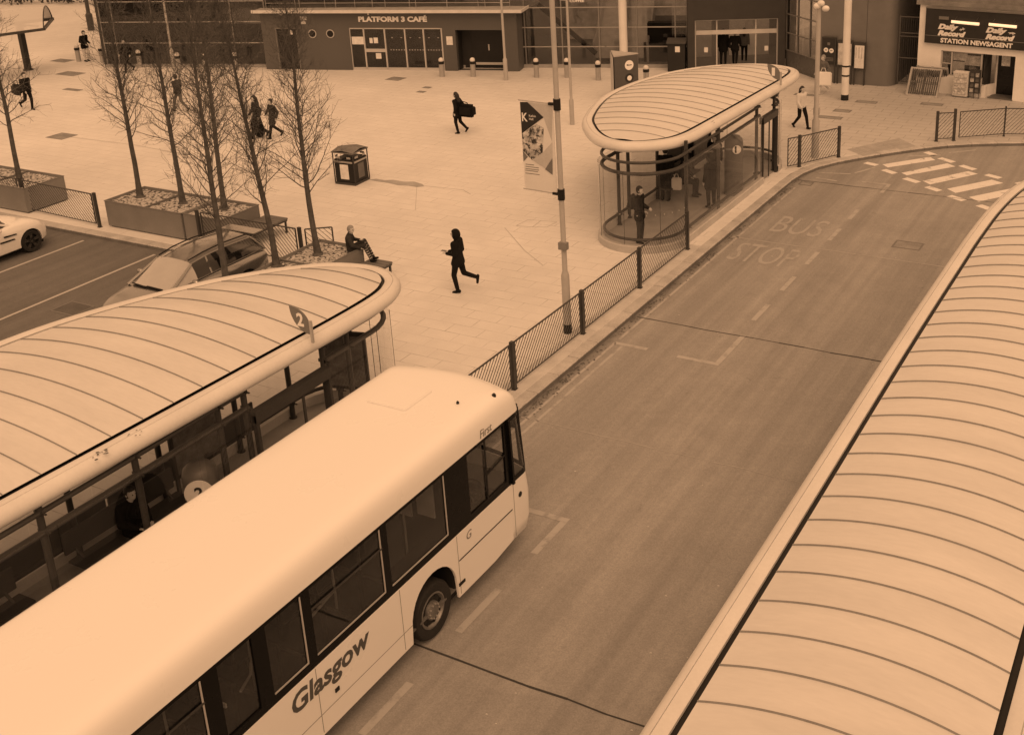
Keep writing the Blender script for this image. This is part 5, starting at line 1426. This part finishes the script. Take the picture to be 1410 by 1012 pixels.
X0 = Matrix.Translation(base_) @ Matrix.Rotation(radians(-4),4,'Z') @ Matrix.Rotation(radians(-28),4,'X')
crate_panel('slatted pallet leaning backwards at the front, beside the white shop wall', X0)
X0 = Matrix.Translation(base_+Vector((.25,1.35,0))) @ Matrix.Rotation(radians(-4),4,'Z') @ Matrix.Rotation(radians(26),4,'X')
crate_panel('slatted pallet leaning forwards behind the front pallet, by the shop wall', X0)
gtg = thing('iron_gate', 'dark iron gate in the gap between the bronze block and the shop', 'gate', (-11.85,50.6,0))
q = MB()
for x in (-12.36,-11.34): q.box(x-.03,x+.03,50.57,50.63,0,3.05)
for z in (.12,1.2,2.15,2.3,3.0): q.box(-12.33,-11.37,50.58,50.62,z-.02,z+.02)
q.build('frame', M('gate steel', .12, .45), gtg)
q = MB()
for i in range(10): q.box(-12.27+i*.095,-12.255+i*.095,50.59,50.61,.12,2.98)
q.build('bars', DARKP, gtg)
al = thing('alley_wall', 'dark wall closing the alley behind the iron gate', 'wall', (-11.8,54,0))
MB().box(-12.38,-11.1,54,54.2,0,6).build('wall', M('alley brick', .035, .9, var=.3), al)
# ------------------------------------------------------------------ people
def fuse(mb, name, mat, parent, voxel, smooth_it=4):
    o = mb.build(name, mat, parent, local=True)
    m = o.modifiers.new('r','REMESH'); m.mode = 'VOXEL'; m.voxel_size = voxel; m.use_smooth_shade = True
    s_ = o.modifiers.new('s','SMOOTH'); s_.iterations = smooth_it; s_.factor = .5
    dg = bpy.context.evaluated_depsgraph_get(); dg.update()
    me = bpy.data.meshes.new_from_object(o.evaluated_get(dg)); o.modifiers.clear(); old = o.data; o.data = me; me.name = name
    if not me.materials: me.materials.append(mat)
    bpy.data.meshes.remove(old)
    for p in me.polygons: p.use_smooth = True
    return o
def cap(mb, p, q, r0, r1, sc=None):
    mb.ball(p, r0, 10); mb.ball(q, r1, 10); mb.cyl(p, q, r0, r1, 10)
BASE = dict(pel=(0,0,.95), wai=(0,0,1.10), che=(0,.0,1.32), nec=(0,-.005,1.47), hea=(0,.03,1.625),
            ls=(-.185,0,1.41), le=(-.225,-.02,1.14), lw=(-.25,.04,.90), rs=(.185,0,1.41), re=(.225,-.02,1.14), rw=(.25,.04,.90),
            lh=(-.09,0,.93), lk=(-.10,.03,.50), la=(-.10,0,.085), rh=(.09,0,.93), rk=(.10,.03,.50), ra=(.10,0,.085))
WALK = dict(lk=(-.09,.20,.52), la=(-.09,.30,.09), rk=(.09,-.02,.50), ra=(.09,-.40,.16), le=(-.25,-.12,1.16), lw=(-.24,-.04,.93), re=(.25,.05,1.14), rw=(.24,.22,.95))
def person(label, x, y, rz, top, leg, hair=None, pose=None, h=1.72, z=0, coat=.0, hood=False, longhair=False, shoe=None, skirt=False, group=None, stripes=False, sleeves=True, face=None):
    J = {k: Vector(v) for k, v in BASE.items()}
    for k, v in (pose or {}).items():
        J[k] = Vector(v)
    t = thing('person', label, 'person', (x,y,z), rz, group); t.scale = (h/1.75,)*3
    hair = hair or HAIR
    hd = J['hea']; fwd = Vector((face[0],face[1],0)).normalized() if face else Vector((0,1,0)); side = Vector((fwd.y,-fwd.x,0))
    b = MB()
    b.ball(hd,.102,14,(.80,.98,1.18)); b.ball(hd+fwd*.03-Vector((0,0,.075)),.062,10,(.9,.9,.75))
    b.ball(hd+fwd*.105-Vector((0,0,.02)),.020,8,(.8,1,1.4)); b.ball(hd+fwd*.085+Vector((0,0,.028)),.028,8,(1.6,.7,.5))
    b.ball(hd+fwd*.088-Vector((0,0,.068)),.022,8,(1.3,.6,.6))
    for s_ in (-1,1): b.ball(hd+side*.085*s_-Vector((0,0,.005)),.026,8,(.5,.8,1.2))
    cap(b,J['nec']-Vector((0,0,.04)),hd-Vector((0,0,.08))-fwd*.02,.058,.055)
    cap(b,J['che'],J['nec'],.07,.055); cap(b,J['pel'],J['che'],.08,.08)
    for s_ in 'lr':
        cap(b,J[s_+'s'],J[s_+'e'],.048,.040); cap(b,J[s_+'e'],J[s_+'w'],.040,.028); cap(b,J['che'],J[s_+'s'],.07,.05)
        cap(b,J[s_+'h'],J[s_+'k'],.075,.052); cap(b,J[s_+'k'],J[s_+'a'],.052,.036); cap(b,J['pel'],J[s_+'h'],.09,.08)
        d = (J[s_+'w']-J[s_+'e']).normalized(); pd = fwd-d*fwd.dot(d)
        pd = pd.normalized() if pd.length > .1 else d.orthogonal().normalized()
        w0 = J[s_+'w']; w1 = w0+d*.085
        for e in (-.022,0,.022): cap(b,w0+pd*e*.5,w1+pd*e,.020,.017)
        for i, (e, L) in enumerate(((-.032,.060),(-.011,.075),(.011,.078),(.031,.068))):
            c = d.cross(pd); m1 = w1+pd*e+d*L*.5; b.tube([w1+pd*e-d*.01,m1,m1+d*L*.4+c*L*.35],[.0105,.010,.008],7)
        b.tube([w0+pd*.02+d*.02,w0+pd*.05+d*.055,w0+pd*.052+d*.09],[.013,.011,.009],7)
    fuse(b,'body',SKIN,t,.0105,3)
    MB().ball(hd+fwd*.098+side*.032+Vector((0,0,.008)),.010,8).build('eye', BLACK, t, local=True); MB().ball(hd+fwd*.098-side*.032+Vector((0,0,.008)),.010,8).build('eye', BLACK, t, local=True)
    # clothes
    c = MB(); w_ = Vector((1,0,0)); sd = (J['rs']-J['ls']).normalized()
    for s_ in (-1,1):
        cap(c,J['che']+sd*.085*s_+Vector((0,0,.03)),J['wai']+sd*.055*s_,.122,.118); cap(c,J['wai']+sd*.055*s_,J['pel']+sd*.07*s_-Vector((0,0,.04)),.118,.128)
    for s_ in 'lr':
        cap(c,J['che']+Vector((0,0,.04)),J[s_+'s'],.115,.085)
        if sleeves: cap(c,J[s_+'s'],J[s_+'e'],.084,.068); cap(c,J[s_+'e'],J[s_+'w'],.068,.050)
        else: cap(c,J[s_+'s'],J[s_+'s'].lerp(J[s_+'e'],.5),.066,.06)
    cap(c,J['che']+Vector((0,0,.08)),J['nec'],.09,.070)
    if coat:
        m = (J['lk']+J['rk'])/2
        for s_ in 'lr': cap(c,J[s_+'h'],J[s_+'h'].lerp(J[s_+'k'],coat),.125,.12+.05*coat)
        cap(c,J['pel'],J['pel'].lerp(m,coat),.13,.13+.04*coat)
    if hood: c.ball(J['nec']-fwd*.07+Vector((0,0,.0)),.085,10,(1.3,.8,.8))
    fuse(c,'coat' if coat else 'jacket',top,t,.017,4)
    l = MB()
    for s_ in 'lr':
        cap(l,J['pel']-Vector((0,0,.02)),J[s_+'h'],.115,.10); cap(l,J[s_+'h'],J[s_+'k'],.102,.074); cap(l,J[s_+'k'],J[s_+'a']+(J[s_+'k']-J[s_+'a']).normalized()*.03,.072,.056)
    if skirt:
        m = (J['la']+J['ra'])/2; cap(l,J['pel'],J['pel'].lerp(m,.85),.14,.24)
    fuse(l,'trousers' if not skirt else 'skirt',leg,t,.015,4)
    if stripes:
        for s_ in 'lr':
            a, e = J[s_+'k'], J[s_+'a']; d = (e-a).normalized(); L = (e-a).length
            for i in range(6):
                p = a+d*L*(.06+i*.15); r = .068-.014*(i/6); MB().tube([p,p+d*.03],[r,r-.001],14).build('trouser_stripe', PALE, t, smooth=40, local=True)
    for s_ in 'lr':
        a = J[s_+'a']; k_ = (J[s_+'k']-a).normalized(); f = fwd-k_*fwd.dot(k_); f = f.normalized() if f.length > .2 else Vector((0,1,0))
        s2 = MB(); cap(s2,a-f*.045-k_*.035,a+f*.15-k_*.05,.046,.036); cap(s2,a-k_*.0,a-k_*.03,.05,.05)
        fuse(s2,'shoe',shoe or BLK,t,.012,3)
    hr = MB(); hr.ball(hd-fwd*.012+Vector((0,0,.022)),.116,14,(.82,.98,1.12))
    if hood == 'up': hr.ball(hd-fwd*.03,.135,14,(.86,.95,1.15)); cap(hr,hd-fwd*.04-Vector((0,0,.06)),J['nec']+Vector((0,0,.03))-fwd*.02,.10,.095)
    if longhair: cap(hr,hd-fwd*.06,J['che']+Vector((0,0,.06))-fwd*.10,.10,.08)
    o = fuse(hr,'hood' if hood == 'up' else 'hair',top if hood == 'up' else hair,t,.014,2)
    # open the face side
    bm = bmesh.new(); bm.from_mesh(o.data); k = hd+fwd*.07
    dl = [v for v in bm.verts if (v.co-hd).dot(fwd) > .035 and v.co.z < hd.z+.065 and v.co.z > hd.z-.2]
    bmesh.ops.delete(bm, geom=dl, context='VERTS'); bm.to_mesh(o.data); bm.free()
    return t
def backpack(label, x, y, z, rz, s=1.0, mat=BLK, name='backpack'):
    k = thing(name, label, 'bag', (x,y,z), rz)
    MB().box(-.15*s,.15*s,-.09*s,.09*s,-.24*s,.22*s).build('bag_body', mat, k, bevel=.06*s, local=True)
    MB().box(-.12*s,.12*s,-.14*s,-.085*s,-.20*s,-.02*s).build('front_pocket', mat, k, bevel=.025*s, local=True)
    MB().tube([(-.10*s,.09*s,.18*s),(-.11*s,.20*s,.20*s),(-.12*s,.25*s,.02*s),(-.10*s,.10*s,-.18*s)],.014,6).tube([(.10*s,.09*s,.18*s),(.11*s,.20*s,.20*s),(.12*s,.25*s,.02*s),(.10*s,.10*s,-.18*s)],.014,6).build('strap', mat, k, smooth=50, local=True)
    return k
L90 = pi/2                       # facing -X (left in the photo)
x, y = gpx(634,402)
person('person in black hooded jacket jogging across the plaza with a phone in hand', x, y, L90+.15, BLK, BLK, pose=dict(lk=(-.10,.10,.50), la=(-.10,.02,.09), rk=(.09,-.10,.52), ra=(.09,-.46,.44), pel=(0,-.02,.93), le=(-.20,-.02,1.14), lw=(-.10,.25,1.10), re=(.20,-.04,1.14), rw=(.06,.26,1.10)), hood='up', coat=.22, h=1.74)
k = thing('phone', 'phone held up by the person in black hooded jacket', 'phone', (x-.42,y+.0,1.10), L90)
MB().box(-.04,.04,-.08,.08,-.006,.006).build('case', BLK, k, bevel=.004, local=True); MB().box(-.034,.034,-.072,.072,.0061,.0075).build('screen', M('phone screen', .2, .1, bmp=0), k, local=True)
x, y = gpx(632,184)
person('person with long dark hair in dark coat walking left before the café', x, y, L90, BLK, BLK, pose=dict(WALK, la=(-.08,-.02,.085), lk=(-.09,.06,.50), rk=(.08,-.06,.50), ra=(.08,-.36,.24), re=(.24,-.16,1.18), rw=(.2,-.36,1.05)), coat=.35, longhair=True, h=1.66)
k = thing('duffel_bag', 'big dark bag carried behind by the person with long dark hair', 'bag', (x+.47,y,.98), 0)
MB().box(-.36,.36,-.19,.19,-.26,.24).build('bag_body', BLK, k, bevel=.11, local=True); MB().tube([(-.24,0,.16),(-.18,0,.34),(.02,0,.30),(.10,0,.18)],.018,6).build('handle', BLK, k, local=True)
x, y = gpx(42,152)
person('person in dark clothes striding right behind the tree at the left edge', x, y, -L90, BLK, BLK, pose=dict(WALK, la=(-.09,.04,.085), lk=(-.09,.10,.5), ra=(.09,-.48,.30), rk=(.09,-.10,.50)), h=1.72)
k = thing('carrier_bag', 'dark bag carried by the striding person at the left edge', 'bag', (x-.45,y-.15,.95), 0)
MB().box(-.28,.26,-.14,.14,-.26,.24).build('bag_body', DKG, k, bevel=.09, local=True); MB().tube([(-.12,0,.22),(-.05,0,.40),(.12,0,.40),(.16,0,.22)],.015,6).build('handle', DKG, k, local=True)
x, y = gpx(357,190)
person('person in long dark coat walking behind the bare trees, left of the pair', x, y, pi-.5, BLK, BLK, pose=WALK, coat=.8, longhair=True, h=1.72, skirt=True)
person('person in dark coat with arm held out, right of the pair behind the trees', x+.62, y+.25, pi-.3, DKG, BLK, pose=dict(WALK, rw=(.5,.05,1.0), re=(.36,0,1.18)), coat=.6, h=1.58)
x, y = gpx(249,154)
person('person in mottled dark jacket half hidden by the middle tree crowns', x, y, L90, DKG, MIDG, pose=WALK, h=1.66)
x, y = gpx(178,99)
person('person in black coat before the glass wall at left', x, y, pi, BLK, BLK, pose=dict(WALK), coat=.45, h=1.7)
x, y = gpx(120,85)
person('person in dark jacket and pale trousers between the two leftmost bollards', x, y, -L90, BLK, PALE, pose=dict(lk=(-.09,.12,.5), rk=(.09,.02,.5), lw=(-.15,.30,1.02), rw=(.15,.3,1.0), che=(0,.06,1.31), nec=(0,.09,1.45), hea=(0,.13,1.60), ls=(-.18,.06,1.40), rs=(.18,.06,1.40)), coat=.25, h=1.7)
# man sitting on the planter corner with his feet on the bench
sp = (-20.12,22.62)
person('person with glasses in dark jacket and striped trousers sitting on the planter corner', sp[0], sp[1], -L90+.55, DKG, DKG, hair=GREYHAIR, z=.02,
    pose=dict(pel=(0,0,.97), wai=(0,-.02,1.08), che=(0,-.02,1.28), nec=(0,.02,1.42), hea=(0,.06,1.565), ls=(-.19,-.02,1.36), rs=(.19,-.02,1.36), le=(-.27,.06,1.15), lw=(-.08,.28,1.18), re=(.29,.10,1.13), rw=(.18,.30,1.00),
      lh=(-.09,.05,.95), lk=(-.10,.42,1.14), la=(-.08,.66,.58), rh=(.09,.05,.94), rk=(.10,.43,1.05), ra=(.10,.62,.56)), h=1.52, face=(.5,.9), stripes=True)
x, y = gpx(874,337,.02)
person('person in dark jacket standing in the rounded end of the first shelter', x+.05, y+.25, -L90, BLK, DKG, pose=dict(lw=(-.16,.22,1.05), rw=(.16,.22,1.05)), coat=.3, h=1.70, z=.01)
backpack('backpack worn by the person in the rounded end of the first shelter', x-.16, y+.25, 1.24, -L90, .95, DKG)
x, y = gpx(917,276,.02)
person('person in black coat seen from behind inside the first shelter', x, y, .3, BLK, DKG, coat=.35, h=1.78, z=.01)
k = thing('shopping_bag', 'pale shopping bag held by the person in black coat inside the first shelter', 'bag', (x+.36,y+.05,.62), .2)
MB().box(-.16,.16,-.08,.08,-.22,.18).build('bag_body', PALE, k, bevel=.03, local=True); MB().tube([(-.08,0,.16),(-.04,0,.30),(.04,0,.30),(.08,0,.16)],.01,5).build('handle', PALE, k, local=True)
person('person in dark hood sitting deep inside the first shelter', -14.72, 32.6, -L90, BLK, BLK, pose=dict(pel=(0,0,.52), wai=(0,0,.70), che=(0,.02,.92), nec=(0,.04,1.06), hea=(0,.08,1.21), ls=(-.19,.02,1.0), rs=(.19,.02,1.0), le=(-.24,.08,.74), lw=(-.12,.30,.66), re=(.24,.08,.74), rw=(.12,.30,.66), lh=(-.09,.04,.50), lk=(-.11,.46,.50), la=(-.11,.44,.085), rh=(.09,.04,.50), rk=(.11,.46,.50), ra=(.11,.44,.085)), h=1.72, z=.01, hood='up')
person('person in dark hooded coat standing by the kerb glass of the first shelter', -13.35, 31.7, L90-.6, BLK, BLK, coat=.5, h=1.74, z=.01, hood='up')
person('person in black jacket standing beside the round totem in the first shelter', -14.2, 34.0, pi, BLK, BLK, coat=.3, h=1.7, z=.01)
x, y = gpx(1103,177)
person('person in white top and dark trousers striding past the far end of the first shelter', x, y, -L90-.5, PALE, BLK, pose=dict(WALK, ra=(.09,-.36,.12)), longhair=True, h=1.66)
x, y = gpx(1133,129)
person('person with fair hair walking behind the low lamp post', x, y, pi-.6, MIDG, PALE, hair=GREYHAIR, pose=WALK, h=1.68, shoe=PALE)
k = thing('carrier_bag', 'large white bag carried by the person behind the low lamp post', 'bag', (x+.10,y-.32,.72), .1)
MB().box(-.36,.36,-.07,.07,-.30,.30).build('bag_body', SIGNW, k, bevel=.04, local=True); MB().tube([(-.12,0,.28),(-.06,0,.46),(.06,0,.46),(.12,0,.28)],.012,5).build('handle', SIGNW, k, local=True)
q = Xp @ Vector((1.45,.9,0)); person('broad person in black coat entering the station, left of the group', q.x, q.y, .3, BLK, BLK, coat=.4, h=1.78)
q = Xp @ Vector((2.0,.7,0)); person('person in black jacket in the middle of the group entering the station', q.x, q.y, .3, BLK, BLK, pose=WALK, coat=.25, h=1.74)
q = Xp @ Vector((2.55,1.9,0)); person('person with long hair in grey top farther inside the station entrance', q.x, q.y, .3, MIDG, BLK, longhair=True, h=1.62)
SEAT2 = tuple(at(173,675,1.27)[:2])
SIT = dict(pel=(0,0,.52), wai=(0,0,.70), che=(0,.02,.92), nec=(0,.05,1.06), hea=(0,.10,1.21), ls=(-.19,.02,1.0), rs=(.19,.02,1.0), le=(-.26,.06,.74), lw=(-.12,.30,.66), re=(.26,.06,.74), rw=(.12,.30,.66), lh=(-.09,.04,.50), lk=(-.11,.46,.50), la=(-.11,.44,.085), rh=(.09,.04,.50), rk=(.11,.46,.50), ra=(.11,.44,.085))
person('person in black coat sitting on the bench under the second shelter', *SEAT2, -L90, BLK, BLK, pose=SIT, h=1.78, z=.01)
